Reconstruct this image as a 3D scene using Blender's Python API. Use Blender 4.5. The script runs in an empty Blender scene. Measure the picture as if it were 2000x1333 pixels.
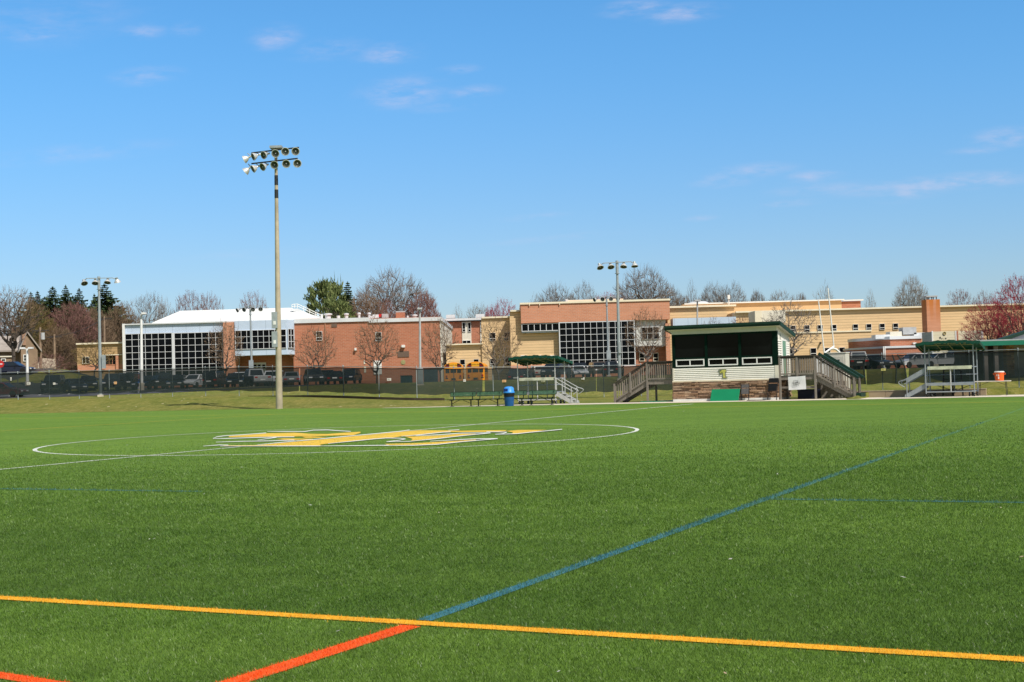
import bpy, bmesh, math, random
import numpy as np
from mathutils import Vector, Matrix
from mathutils.geometry import tessellate_polygon
random.seed(7); RNG = np.random.default_rng(11)
PI = math.pi
sc = bpy.context.scene
COL = sc.collection

# ------------------------------------------------------------------ camera
FPX, PITCH, ROLL, CAMH = 2643.5, 0.02729, 0.02821, 1.70
TH = 0.44611                                    # heading of the field's halfway line, from the view axis
CT, ST = math.cos(TH), math.sin(TH)
CP, SP, CR, SR = math.cos(PITCH), math.sin(PITCH), math.cos(ROLL), math.sin(ROLL)
def ray(px, py):
    u = (px-1000)/FPX; v = -(py-666.5)/FPX
    x = u*CR+v*SR; z = -u*SR+v*CR
    return Vector((x, CP-z*SP, SP+z*CP))
def W(px, py, d):                               # the point seen at a photo position, d metres ahead
    r = ray(px, py); return Vector((0, 0, CAMH))+r*(d/r.y)
def G(px, py, z=0.0):                           # the same on level ground
    r = ray(px, py); t = (z-CAMH)/r.z
    return Vector((0, 0, CAMH))+r*t
def FW(u, v, z=0.0):                            # field frame (u along the touchline, v across) to world
    return Vector((u*CT+v*ST, -u*ST+v*CT, z))
def UVf(x, y): return (x*CT-y*ST, x*ST+y*CT)
cam = bpy.data.cameras.new('camera'); camo = bpy.data.objects.new('camera', cam); COL.objects.link(camo)
cam.sensor_width = 36; cam.lens = 36*FPX/2000; cam.clip_start = 0.1; cam.clip_end = 6000
right = Vector((CR, SR*SP, -SR*CP)); upv = Vector((SR, -CR*SP, CR*CP)); fwd = Vector((0, CP, SP))
M = Matrix.Identity(4)
for i in range(3):
    M[i][0], M[i][1], M[i][2] = right[i], upv[i], -fwd[i]
M.translation = (0, 0, CAMH); camo.matrix_world = M
sc.camera = camo

# ------------------------------------------------------------------ materials
def s2l(c):
    return tuple((x/12.92 if x <= .04045 else ((x+.055)/1.055)**2.4) for x in [k/255 for k in c])
class NT:
    def __init__(s, name):
        s.m = bpy.data.materials.new(name); s.m.use_nodes = True
        s.t = s.m.node_tree; s.n = s.t.nodes; s.b = s.n['Principled BSDF']; s.out = s.n['Material Output']
    def N(s, typ, **kw):
        n = s.n.new(typ)
        for k, v in kw.items():
            if k.startswith('i_'):
                key = k[2:]; key = int(key) if key.isdigit() else key.replace('_', ' ')
                n.inputs[key].default_value = v
            else: setattr(n, k, v)
        return n
    def L(s, a, b): s.t.links.new(a, b)
    def math(s, op, a, b=None, clamp=False):
        n = s.n.new('ShaderNodeMath'); n.operation = op; n.use_clamp = clamp
        for i, x in enumerate((a, b)):
            if x is None: continue
            if isinstance(x, (int, float)): n.inputs[i].default_value = x
            else: s.L(x, n.inputs[i])
        return n.outputs[0]
    def mix(s, f, a, b, blend='MIX'):
        n = s.n.new('ShaderNodeMix'); n.data_type = 'RGBA'; n.blend_type = blend
        for sock, x in ((n.inputs[0], f), (n.inputs[6], a), (n.inputs[7], b)):
            if isinstance(x, (int, float)): sock.default_value = x
            elif isinstance(x, tuple): sock.default_value = (*x[:3], 1)
            else: s.L(x, sock)
        return n.outputs[2]
    def noise(s, vec, scale, detail=3, rough=.55):
        n = s.N('ShaderNodeTexNoise'); n.inputs['Scale'].default_value = scale
        n.inputs['Detail'].default_value = detail; n.inputs['Roughness'].default_value = rough
        if vec is not None: s.L(vec, n.inputs['Vector'])
        return n.outputs[0]
    def ramp(s, f, lo, hi):
        n = s.n.new('ShaderNodeMapRange'); n.inputs[1].default_value = lo; n.inputs[2].default_value = hi
        s.L(f, n.inputs[0]); return n.outputs[0]
    def pos(s): return s.N('ShaderNodeNewGeometry').outputs['Position']
    def obj(s): return s.N('ShaderNodeTexCoord').outputs['Object']
    def scalev(s, vec, xyz):
        n = s.n.new('ShaderNodeVectorMath'); n.operation = 'MULTIPLY'; s.L(vec, n.inputs[0]); n.inputs[1].default_value = xyz
        return n.outputs[0]
    def bump(s, h, strength, dist=.02):
        n = s.n.new('ShaderNodeBump'); n.inputs['Strength'].default_value = strength; n.inputs['Distance'].default_value = dist
        s.L(h, n.inputs['Height']); s.L(n.outputs[0], s.b.inputs['Normal'])
def dk(c, k): return tuple(max(0, min(1, x*k)) for x in c)
MATS = {}
def mat(name, col, rough=.7, var=.14, scale=3.0, metal=0.0, spec=.3, bump=0.0, dirt=0.0):
    if name in MATS: return MATS[name]
    k = NT(name); p = k.pos()
    n = k.noise(p, scale, 4)
    c = k.mix(k.ramp(n, .3, .7), dk(col, 1-var), dk(col, 1+var))
    if dirt:
        d = k.noise(k.scalev(p, (1, 1, .25)), scale*.7, 5)
        c = k.mix(k.math('MULTIPLY', k.ramp(d, .5, .8), dirt), c, dk(col, .45))
    k.L(c, k.b.inputs['Base Color'])
    k.b.inputs['Roughness'].default_value = rough; k.b.inputs['Metallic'].default_value = metal
    k.b.inputs['Specular IOR Level'].default_value = spec
    if bump: k.bump(k.noise(p, scale*8, 3), bump)
    MATS[name] = k.m; return k.m
def island_mat(name, cols, rough=.85, bump=.0, scale=4, spec=.2, grain=(1, 1, 1)):
    if name in MATS: return MATS[name]
    k = NT(name); r = k.N('ShaderNodeNewGeometry').outputs['Random Per Island']
    cr = k.N('ShaderNodeValToRGB'); e = cr.color_ramp.elements
    cr.color_ramp.interpolation = 'LINEAR'
    while len(e) < len(cols): e.new(.5)
    for i, c in enumerate(cols):
        e[i].position = i/max(1, len(cols)-1); e[i].color = (*c, 1)
    k.L(r, cr.inputs[0])
    n = k.noise(k.scalev(k.pos(), grain), scale, 4)
    c = k.mix(k.ramp(n, .25, .75), k.mix(.38, cr.outputs[0], (0, 0, 0)), cr.outputs[0])
    k.L(c, k.b.inputs['Base Color']); k.b.inputs['Roughness'].default_value = rough
    k.b.inputs['Specular IOR Level'].default_value = spec
    if bump: k.bump(n, bump)
    MATS[name] = k.m; return k.m
def brick_mat(name, c1, c2, mortar, patch=.25):
    k = NT(name); p = k.pos()
    cmb = k.N('ShaderNodeCombineXYZ'); sep = k.N('ShaderNodeSeparateXYZ'); k.L(p, sep.inputs[0])
    k.L(k.math('ADD', sep.outputs[0], sep.outputs[1]), cmb.inputs[0]); k.L(sep.outputs[2], cmb.inputs[1])
    b = k.N('ShaderNodeTexBrick'); k.L(cmb.outputs[0], b.inputs['Vector'])
    b.inputs['Scale'].default_value = 1.0; b.inputs['Brick Width'].default_value = .62; b.inputs['Row Height'].default_value = .21
    b.inputs['Mortar Size'].default_value = .022
    b.inputs['Color1'].default_value = (*c1, 1); b.inputs['Color2'].default_value = (*c2, 1); b.inputs['Mortar'].default_value = (*mortar, 1)
    n = k.noise(k.scalev(p, (.35, .35, 2.6)), .9, 5, .65)
    c = k.mix(k.math('MULTIPLY', k.ramp(n, .35, .75), patch*1.6), b.outputs[0], dk(c1, .62))
    n2 = k.noise(p, .12, 3)
    c = k.mix(k.math('MULTIPLY', k.ramp(n2, .35, .7), patch), c, dk(c2, 1.25))
    k.L(c, k.b.inputs['Base Color']); k.b.inputs['Roughness'].default_value = .9; k.b.inputs['Specular IOR Level'].default_value = .15
    MATS[name] = k.m; return k.m
def band_mat(name, col, period=.39, line=.16, dark=.55, axis=2, var=.07):
    k = NT(name); p = k.pos(); sep = k.N('ShaderNodeSeparateXYZ'); k.L(p, sep.inputs[0])
    f = k.math('FRACT', k.math('DIVIDE', sep.outputs[axis], period))
    msk = k.math('LESS_THAN', f, line)
    n = k.noise(k.scalev(p, (.5, .5, 2.2)), .8, 5, .6)
    c = k.mix(k.ramp(n, .3, .7), dk(col, 1-var), dk(col, 1+var))
    fn = k.math('MULTIPLY', msk, k.math('ADD', .55, k.math('MULTIPLY', k.noise(p, .5, 3), .8)), True)
    c = k.mix(fn, c, dk(col, dark))
    k.L(c, k.b.inputs['Base Color']); k.b.inputs['Roughness'].default_value = .85; k.b.inputs['Specular IOR Level'].default_value = .15
    MATS[name] = k.m; return k.m
def glass_mat(name, col=(.006, .008, .010), rough=.12, spec=.35):
    k = NT(name); p = k.pos(); n = k.noise(p, .35, 3)
    k.L(k.mix(k.ramp(n, .35, .7), dk(col, .5), dk(col, 1.9)), k.b.inputs['Base Color'])
    k.b.inputs['Roughness'].default_value = rough; k.b.inputs['Specular IOR Level'].default_value = spec
    MATS[name] = k.m; return k.m
BRICK = brick_mat('brick_red', (.51, .195, .112), (.41, .15, .085), (.47, .30, .22))
BRICKL = brick_mat('brick_salmon', (.62, .275, .165), (.54, .235, .14), (.55, .36, .27), .15)
TAN = band_mat('tan_banded_block', (.725, .515, .295), line=.13, dark=.56)
TAND = band_mat('dull_tan_block', (.46, .31, .16), dark=.6)
TANP = mat('tan_plain', (.68, .46, .25), .85, .05, 1)
CREAM = mat('cream_coping', (.80, .72, .55), .6, .06, 1)
COPING = mat('white_coping', (.66, .68, .70), .5, .08, .6)
METALP = band_mat('silver_panel', (.50, .60, .74), 1.9, .03, .7, axis=0, var=.05)
ROOFW = band_mat('white_seam_roof', (.78, .78, .76), .6, .06, .8, axis=0, var=.03)
MULL = mat('white_mullion', (.64, .66, .69), .5, .05, 1)
GLASS = glass_mat('dark_glass', (.003, .004, .006), .15, .07)
GLASSC = glass_mat('car_glass', (.012, .016, .02), .08, .5)
GLASSB = glass_mat('booth_glass', (.004, .005, .005), .12, .10)
WHITE = mat('white_paint', (.78, .78, .76), .5, .05, 2)
OFFW = mat('off_white', (.70, .66, .56), .6, .06, 2)
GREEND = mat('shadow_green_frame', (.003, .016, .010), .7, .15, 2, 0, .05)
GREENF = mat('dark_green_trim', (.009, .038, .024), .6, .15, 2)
GREENV = mat('green_vinyl', (.006, .215, .095), .5, .06, 2)
GREENC = mat('green_canvas', (.006, .065, .042), .85, .2, 3)
GREENB = mat('green_bench', (.09, .19, .115), .6, .3, 6)
DGREEN = mat('dark_green_metal', (.008, .022, .016), .5, .2, 4)
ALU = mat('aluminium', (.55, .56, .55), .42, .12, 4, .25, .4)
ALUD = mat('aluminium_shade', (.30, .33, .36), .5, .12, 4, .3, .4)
GALV = mat('galvanised_steel', (.36, .40, .42), .5, .12, 3, .3, .4)
POLE = mat('pale_pole', (.44, .45, .46), .6, .12, 2)
WOODP = mat('weathered_tan_pole', (.45, .385, .285), .85, .18, 1.5, dirt=.35)
BLACK = mat('black_plastic', (.012, .012, .013), .5, .2, 5)
DARKM = mat('dark_metal', (.03, .032, .035), .5, .2, 4)
RUBBER = mat('rubber', (.015, .015, .015), .8, .2, 5)
CONC = mat('concrete', (.62, .55, .44), .9, .12, 1.2, bump=.2)
CONCW = mat('pale_concrete', (.74, .74, .72), .9, .15, 2)
WALLC = mat('retaining_concrete', (.40, .30, .21), .9, .15, 1.1, bump=.2)
ASPH = mat('asphalt', (.055, .055, .055), .9, .2, .6)
LENS = mat('lamp_lens', (.052, .060, .048), .3, .5, 9, 0, .35)
REFL = mat('lamp_shell', (.62, .62, .60), .35, .15, 5, .3, .5)
BLUEB = mat('blue_plastic', (.015, .09, .28), .5, .12, 4)
BLUEL = mat('bright_blue_plastic', (.05, .28, .80), .4, .08, 4)
NAVY = mat('navy_cover', (.008, .010, .03), .6, .3, 3)
ORANGEP = mat('orange_plastic', (.85, .13, .025), .4, .06, 6)
BUSY = mat('bus_yellow', (.80, .30, .015), .4, .08, 2)
BEIGE = mat('beige_plastic', (.58, .56, .49), .5, .07, 2)
WOOD = island_mat('weathered_deck_wood', [(.18, .15, .125), (.33, .28, .23), (.25, .225, .20), (.40, .33, .265)], .9, .2, 7, grain=(1, 1, .3))
WOODD = island_mat('dark_deck_rail', [(.05, .045, .04), (.10, .085, .075)], .9, .2, 7)
STONE = island_mat('ledge_stone', [(.28, .155, .095), (.60, .39, .25), (.42, .245, .15), (.70, .50, .35), (.15, .09, .065), (.52, .34, .23), (.33, .20, .135)], .9, .5, 9)
SIDING = mat('cream_siding', (.80, .775, .70), .6, .05, 2)
SHING = mat('shingle', (.34, .30, .28), .9, .2, 1.5)
REDP = mat('red_paint', (.55, .03, .03), .4, .1, 4)
TAILR = mat('tail_light', (.35, .01, .01), .2, .1, 4)
HEADW = mat('head_light', (.75, .76, .76), .15, .1, 6)
GOLD = mat('gold_turf_paint', (.78, .46, .045), .9, .14, 3)
TURFW = mat('white_turf_paint', (.72, .73, .68), .9, .12, 2.5)
TURFY = mat('yellow_turf', (.78, .40, .02), .85, .16, 3)
TURFO = mat('orange_turf', (.80, .105, .012), .85, .14, 4)
TURFB = mat('blue_turf_paint', (.035, .135, .165), .85, .25, 5)
STONE_W = mat('ashlar_wall', (.34, .26, .19), .9, .35, 2.2)
RUST = None

# turf
def painted_nap(k, c):                                     # turf roll tones, plus shading by distance and side painted into the colour
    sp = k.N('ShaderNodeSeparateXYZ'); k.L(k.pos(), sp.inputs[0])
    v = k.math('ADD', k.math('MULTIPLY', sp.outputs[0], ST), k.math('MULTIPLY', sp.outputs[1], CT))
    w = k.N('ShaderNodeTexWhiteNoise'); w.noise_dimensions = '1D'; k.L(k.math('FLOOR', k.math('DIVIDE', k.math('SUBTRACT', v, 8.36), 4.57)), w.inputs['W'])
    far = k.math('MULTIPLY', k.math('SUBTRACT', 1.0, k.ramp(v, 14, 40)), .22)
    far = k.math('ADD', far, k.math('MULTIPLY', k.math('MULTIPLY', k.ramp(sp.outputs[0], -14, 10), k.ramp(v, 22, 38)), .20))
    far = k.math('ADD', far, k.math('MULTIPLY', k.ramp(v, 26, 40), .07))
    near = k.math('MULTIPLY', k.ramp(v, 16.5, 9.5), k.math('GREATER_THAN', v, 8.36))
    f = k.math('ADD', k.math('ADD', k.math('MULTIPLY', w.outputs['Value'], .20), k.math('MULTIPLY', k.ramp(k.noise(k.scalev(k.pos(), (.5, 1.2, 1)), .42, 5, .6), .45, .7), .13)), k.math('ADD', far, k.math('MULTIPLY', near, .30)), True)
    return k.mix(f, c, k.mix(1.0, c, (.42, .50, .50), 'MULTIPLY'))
def turf_material():
    k = NT('turf'); p = k.pos()
    fine = k.noise(p, 42, 3, .7); med = k.noise(k.scalev(p, (1.0, .45, 1)), 2.6, 5, .65)
    big = k.noise(k.scalev(p, (.22, 1.5, 1)), .35, 6, .68)
    a = (.106, .20, .022); b = (.190, .315, .041)
    c = k.mix(k.ramp(med, .28, .72), a, b)
    c = k.mix(k.math('MULTIPLY', k.ramp(big, .38, .66), .70), c, (.215, .33, .052))
    # coarse grain that reads as fibre from a low viewpoint
    g = k.noise(k.scalev(p, (1, .30, 1)), 11, 4, .75)
    c = k.mix(k.math('MULTIPLY', k.ramp(g, .60, .36), .50), c, (.050, .10, .010))
    c = k.mix(k.math('MULTIPLY', k.ramp(fine, .55, .85), .35), c, (.27, .42, .12))
    c = painted_nap(k, c)
    # the paler look of farther turf is painted in by the call above
    sep = k.N('ShaderNodeSeparateXYZ'); k.L(p, sep.inputs[0])
    k.L(c, k.b.inputs['Base Color']); k.b.inputs['Roughness'].default_value = .9; k.b.inputs['Specular IOR Level'].default_value = .1
    k.bump(k.math('ADD', fine, med), .5, .03)
    return k.m
TURF = turf_material()
def blade_material(name, cols):
    k = NT(name); r = k.N('ShaderNodeNewGeometry').outputs['Random Per Island']; p = k.pos()
    cr = k.N('ShaderNodeValToRGB'); e = cr.color_ramp.elements
    while len(e) < len(cols): e.new(.5)
    for i, c in enumerate(cols): e[i].position = i/(len(cols)-1); e[i].color = (*c, 1)
    k.L(r, cr.inputs[0])
    n = k.noise(k.scalev(p, (1, .6, 1)), 2.3, 5, .65); n2 = k.noise(k.scalev(p, (.4, 1.6, 1)), .5, 5, .6)
    c = k.mix(k.math('MULTIPLY', k.ramp(n, .60, .38), .42), cr.outputs[0], (.03, .08, .01), 'MIX') if 'line' not in name else cr.outputs[0]
    if 'line' not in name: c = painted_nap(k, k.mix(k.math('MULTIPLY', k.ramp(n2, .40, .66), .35), c, (.23, .34, .07)))
    k.L(c, k.b.inputs['Base Color']); k.b.inputs['Roughness'].default_value = .38; k.b.inputs['Specular IOR Level'].default_value = .35
    tr = k.N('ShaderNodeBsdfTranslucent'); k.L(c, tr.inputs[0])
    mx = k.N('ShaderNodeMixShader'); mx.inputs[0].default_value = .25
    k.L(k.b.outputs[0], mx.inputs[1]); k.L(tr.outputs[0], mx.inputs[2]); k.L(mx.outputs[0], k.out.inputs[0])
    return k.m
BLADE = blade_material('turf_blade', [(.050, .115, .013), (.120, .225, .026), (.218, .355, .054), (.158, .276, .038), (.39, .50, .19)])
BLADEY = blade_material('yellow_line_blade', [(.80, .36, .015), (.85, .45, .03), (.86, .52, .08)])
BLADEO = blade_material('orange_line_blade', [(.80, .08, .01), (.86, .13, .015), (.86, .20, .04)])
BLADEB = blade_material('blue_line_blade', [(.03, .11, .14), (.06, .20, .25), (.12, .30, .34), (.10, .20, .04), (.14, .25, .05)])
def worn_paint(name, col, v0, v1, keep):             # line paint worn thin so that turf shows through, more so far out
    k = NT(name); p = k.pos(); sp = k.N('ShaderNodeSeparateXYZ'); k.L(p, sp.inputs[0])
    v = k.math('ADD', k.math('MULTIPLY', sp.outputs[0], ST), k.math('MULTIPLY', sp.outputs[1], CT))
    n = k.noise(p, 14, 4, .7); n2 = k.noise(p, .8, 4, .6)
    w = k.math('ADD', k.math('MULTIPLY', k.ramp(v, v0, v1), 1-keep), k.math('MULTIPLY', k.ramp(n2, .45, .7), .25))
    w = k.math('ADD', w, k.math('MULTIPLY', k.ramp(n, .5, .7), .3), True)
    k.L(k.mix(w, col, (.105, .20, .03)), k.b.inputs['Base Color']); k.b.inputs['Roughness'].default_value = .9; k.b.inputs['Specular IOR Level'].default_value = .1
    return k.m
TURFB = worn_paint('worn_blue_paint', (.05, .18, .25), 12, 30, .24)
GOLD = worn_paint('worn_gold_paint', (.76, .475, .065), 5, 300, .9)
TURFW = worn_paint('worn_white_paint', (.74, .75, .70), 10, 120, .80)
TURFYF = worn_paint('worn_yellow_paint', (.70, .46, .05), 10, 80, .65)
def lawn_material():
    k = NT('lawn_grass'); p = k.pos()
    n = k.noise(k.scalev(p, (1, .5, 1)), .9, 6, .7); f = k.noise(k.scalev(p, (1, .35, 1)), 3.6, 6, .8); b = k.noise(p, .09, 4)
    c = k.mix(k.ramp(n, .3, .72), (.115, .135, .024), (.27, .235, .062))
    c = k.mix(k.math('MULTIPLY', k.ramp(f, .52, .68), .65), c, (.40, .33, .14))
    c = k.mix(k.math('MULTIPLY', k.ramp(f, .48, .33), .65), c, (.07, .09, .017))
    c = k.mix(k.math('MULTIPLY', k.ramp(b, .4, .7), .5), c, (.10, .16, .026))
    k.L(c, k.b.inputs['Base Color']); k.b.inputs['Roughness'].default_value = .95; k.b.inputs['Specular IOR Level'].default_value = .08
    vo = k.N('ShaderNodeTexVoronoi'); k.L(k.scalev(p, (1, .5, 1)), vo.inputs['Vector']); vo.inputs['Scale'].default_value = .9
    c2 = k.mix(k.math('MULTIPLY', k.math('LESS_THAN', vo.outputs['Distance'], .10), k.math('GREATER_THAN', k.noise(p, .3, 2), .50)), c, (.55, .47, .30)); k.L(c2, k.b.inputs['Base Color'])
    k.bump(k.math('ADD', n, f), .9, .10); return k.m
LAWN = lawn_material()
def screen_material():
    k = NT('windscreen_mesh'); p = k.pos()
    n = k.noise(k.scalev(p, (.8, .8, 2)), .7, 4)
    k.L(k.mix(k.ramp(n, .3, .7), (.020, .031, .031), (.032, .046, .046)), k.b.inputs['Base Color'])
    k.b.inputs['Roughness'].default_value = .9; k.b.inputs['Specular IOR Level'].default_value = .1
    tr = k.N('ShaderNodeBsdfTransparent'); tr.inputs[0].default_value = (1, 1, 1, 1)
    mx = k.N('ShaderNodeMixShader')
    at = k.N('ShaderNodeAttribute'); at.attribute_name = 'drop'
    f = k.math('ADD', k.math('ADD', .675, k.math('MULTIPLY', k.ramp(at.outputs['Fac'], .42, .66), .12)), k.math('MULTIPLY', n, .12)); k.L(f, mx.inputs[0])
    k.L(tr.outputs[0], mx.inputs[1]); k.L(k.b.outputs[0], mx.inputs[2]); k.L(mx.outputs[0], k.out.inputs[0])
    return k.m
SCREEN = screen_material()
def leaf_mat(name, cols, tl=.2):
    k = NT(name); r = k.N('ShaderNodeNewGeometry').outputs['Random Per Island']
    cr = k.N('ShaderNodeValToRGB'); e = cr.color_ramp.elements
    while len(e) < len(cols): e.new(.5)
    for i, c in enumerate(cols): e[i].position = i/(len(cols)-1); e[i].color = (*c, 1)
    k.L(r, cr.inputs[0]); k.L(cr.outputs[0], k.b.inputs['Base Color'])
    k.b.inputs['Roughness'].default_value = .8; k.b.inputs['Specular IOR Level'].default_value = .1
    return k.m
BARKG = leaf_mat('twig_grey', [(.12, .10, .085), (.19, .16, .14), (.26, .225, .20)])
BARKP = leaf_mat('twig_pale', [(.18, .155, .13), (.26, .23, .20), (.34, .30, .265)])
BARKB = leaf_mat('twig_brown', [(.11, .075, .05), (.19, .13, .085), (.27, .19, .125)])
BARKR = leaf_mat('twig_red', [(.14, .078, .064), (.215, .112, .095), (.29, .16, .14)])
BARKM = leaf_mat('twig_maroon', [(.20, .02, .035), (.33, .04, .06), (.42, .08, .09)])
BARKO = leaf_mat('twig_olive', [(.10, .07, .028), (.165, .12, .045), (.22, .17, .07)])
BARKT = mat('bark_dark', (.085, .068, .055), .95, .3, 2)
BARKT2 = mat('bark_light', (.21, .18, .15), .95, .3, 2)
SPRUCE = leaf_mat('spruce_needles', [(.016, .032, .016), (.032, .058, .024), (.052, .078, .028), (.075, .095, .032)])
PINE = leaf_mat('pine_needles', [(.035, .055, .02), (.085, .12, .04), (.15, .185, .065), (.21, .24, .095)])

# ------------------------------------------------------------------ builders
WM = {}
def tag(o, label=None, cat=None, group=None, kind=None):
    if label: o['label'] = label
    if cat: o['category'] = cat
    if group: o['group'] = group
    if kind: o['kind'] = kind
    return o
def thing(name, label, cat, loc=(0, 0, 0), rz=0.0, group=None, lean=0.0):
    o = bpy.data.objects.new(name, None); COL.objects.link(o)
    o.empty_display_size = .3
    o.location = loc; o.rotation_euler = (0, lean, rz)
    WM[o] = Matrix.Translation(Vector(loc)) @ o.rotation_euler.to_matrix().to_4x4()
    return tag(o, label, cat, group)
class MB:
    def __init__(s): s.v = []; s.f = []
    def add(s, vs, fs):
        o = len(s.v); s.v.extend([tuple(v) for v in vs]); s.f.extend([tuple(i+o for i in f) for f in fs]); return s
    def box(s, x0, x1, y0, y1, z0, z1):
        return s.add([(x0, y0, z0), (x1, y0, z0), (x1, y1, z0), (x0, y1, z0), (x0, y0, z1), (x1, y0, z1), (x1, y1, z1), (x0, y1, z1)],
                     [(3, 2, 1, 0), (4, 5, 6, 7), (0, 1, 5, 4), (1, 2, 6, 5), (2, 3, 7, 6), (3, 0, 4, 7)])
    def cbox(s, c, sx, sy, sz): return s.box(c[0]-sx/2, c[0]+sx/2, c[1]-sy/2, c[1]+sy/2, c[2]-sz/2, c[2]+sz/2)
    def beam(s, p0, p1, w, h, up=(0, 0, 1)):        # rectangular bar; w across, h along up
        p0 = Vector(p0); p1 = Vector(p1); d = (p1-p0).normalized(); a = d.cross(Vector(up))
        if a.length < 1e-4: a = d.cross(Vector((0, 1, 0)))
        a.normalize(); b = a.cross(d).normalized(); a = a*(w/2); b = b*(h/2)
        return s.add([p0-a-b, p0+a-b, p0+a+b, p0-a+b, p1-a-b, p1+a-b, p1+a+b, p1-a+b],
                     [(3, 2, 1, 0), (4, 5, 6, 7), (0, 1, 5, 4), (1, 2, 6, 5), (2, 3, 7, 6), (3, 0, 4, 7)])
    def tube(s, p0, p1, r0, r1=None, n=8, cap=True):
        r1 = r0 if r1 is None else r1
        p0 = Vector(p0); p1 = Vector(p1); d = p1-p0
        if d.length < 1e-6: return s
        d.normalize(); a = d.orthogonal().normalized(); b = d.cross(a)
        vs = []
        for p, r in ((p0, r0), (p1, r1)):
            for i in range(n):
                t = 2*PI*i/n; vs.append(p+a*(math.cos(t)*r)+b*(math.sin(t)*r))
        fs = [(i, (i+1) % n, n+(i+1) % n, n+i) for i in range(n)]
        if cap: fs += [tuple(range(n-1, -1, -1)), tuple(range(n, 2*n))]
        return s.add(vs, fs)
    def path(s, pts, r, n=8):
        for a, b in zip(pts[:-1], pts[1:]): s.tube(a, b, r, r, n)
        return s
    def lathe(s, prof, c=(0, 0, 0), axis=(0, 0, 1), n=16, cap=True):   # prof: (radius, distance along axis)
        ax = Vector(axis).normalized(); a = ax.orthogonal().normalized(); b = ax.cross(a); c = Vector(c)
        vs = []
        for r, t in prof:
            for i in range(n):
                q = 2*PI*i/n; vs.append(c+ax*t+a*(math.cos(q)*r)+b*(math.sin(q)*r))
        fs = []
        for j in range(len(prof)-1):
            for i in range(n): fs.append((j*n+i, j*n+(i+1) % n, (j+1)*n+(i+1) % n, (j+1)*n+i))
        if cap and prof[0][0] > 1e-4: fs.append(tuple(range(n-1, -1, -1)))
        if cap and prof[-1][0] > 1e-4: fs.append(tuple((len(prof)-1)*n+i for i in range(n)))
        return s.add(vs, fs)
    def prism(s, pts, off):                        # planar polygon pts pushed along off
        n = len(pts); off = Vector(off); P = [Vector(p) for p in pts]
        return s.add(P+[p+off for p in P], [tuple(range(n-1, -1, -1)), tuple(range(n, 2*n))]+[(i, (i+1) % n, n+(i+1) % n, n+i) for i in range(n)])
    def poly(s, pts): return s.add(pts, [tuple(range(len(pts)))])
    def flat(s, pts):                              # any simple polygon, triangulated
        P = [Vector(p) for p in pts]
        return s.add(P, [tuple(t) for t in tessellate_polygon([P])])
    def build(s, name, m, parent=None, local=False, smooth=False, bevel=0.0, recalc=True):
        me = bpy.data.meshes.new(name)
        V = s.v
        if parent is not None and not local:
            inv = WM[parent].inverted(); V = [tuple(inv @ Vector(v)) for v in V]
        me.from_pydata(V, [], s.f)
        if recalc or bevel:
            bm = bmesh.new(); bm.from_mesh(me)
            if bevel:
                bmesh.ops.remove_doubles(bm, verts=bm.verts, dist=1e-4)
                ed = [e for e in bm.edges if len(e.link_faces) == 2 and e.calc_face_angle(0) > .5]
                bmesh.ops.bevel(bm, geom=ed, offset=bevel, segments=2, affect='EDGES', profile=.5, clamp_overlap=True)
            bmesh.ops.recalc_face_normals(bm, faces=bm.faces); bm.to_mesh(me); bm.free()
        if smooth:
            for p in me.polygons: p.use_smooth = True
        me.materials.append(m)
        o = bpy.data.objects.new(name, me); COL.objects.link(o)
        if parent is not None: o.parent = parent; WM[o] = WM[parent]
        else: WM[o] = Matrix.Identity(4)
        return o
def np_mesh(name, V, Fidx, m, parent=None):        # triangles from arrays
    me = bpy.data.meshes.new(name); nv = len(V); nf = len(Fidx); k = Fidx.shape[1]
    me.vertices.add(nv); me.vertices.foreach_set('co', np.asarray(V, np.float32).ravel())
    me.loops.add(nf*k); me.loops.foreach_set('vertex_index', Fidx.astype(np.int32).ravel())
    me.polygons.add(nf); me.polygons.foreach_set('loop_start', np.arange(0, nf*k, k, dtype=np.int32))
    me.polygons.foreach_set('loop_total', np.full(nf, k, np.int32))
    me.update(calc_edges=True); me.validate(); me.materials.append(m)
    o = bpy.data.objects.new(name, me); COL.objects.link(o)
    if parent is not None: o.parent = parent
    return o
def RC(px0, py0, px1, py1, D):                     # photo rectangle on a plane D metres ahead: x0, x1, z0, z1
    pm, qm = (px0+px1)/2, (py0+py1)/2
    return W(px0, qm, D).x, W(px1, qm, D).x, W(pm, py1, D).z, W(pm, py0, D).z
def copy_tree(o, parent=None):
    c = o.copy(); COL.objects.link(c); c.parent = parent
    for ch in list(o.children): copy_tree(ch, c)
    return c
def text_mesh(txt, size):                          # lettering as mesh, centred on the origin, facing -Y, upright
    cu = bpy.data.curves.new('lettering', 'FONT'); cu.body = txt; cu.size = size; cu.align_x = 'CENTER'; cu.align_y = 'CENTER'
    cu.extrude = .004
    ob = bpy.data.objects.new('lettering', cu); COL.objects.link(ob)
    bpy.context.view_layer.update()
    me = bpy.data.meshes.new_from_object(ob.evaluated_get(bpy.context.evaluated_depsgraph_get()))
    bpy.data.objects.remove(ob); bpy.data.curves.remove(cu)
    me.transform(Matrix.Rotation(PI/2, 4, 'X')); return me
def lettering(txt, size, loc, m, parent, rz=0.0, name='lettering'):
    me = text_mesh(txt, size); me.materials.append(m)
    o = bpy.data.objects.new(name, me); COL.objects.link(o); o.parent = parent; o.location = loc; o.rotation_euler = (0, 0, rz)
    WM[o] = WM[parent]; return o

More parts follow.
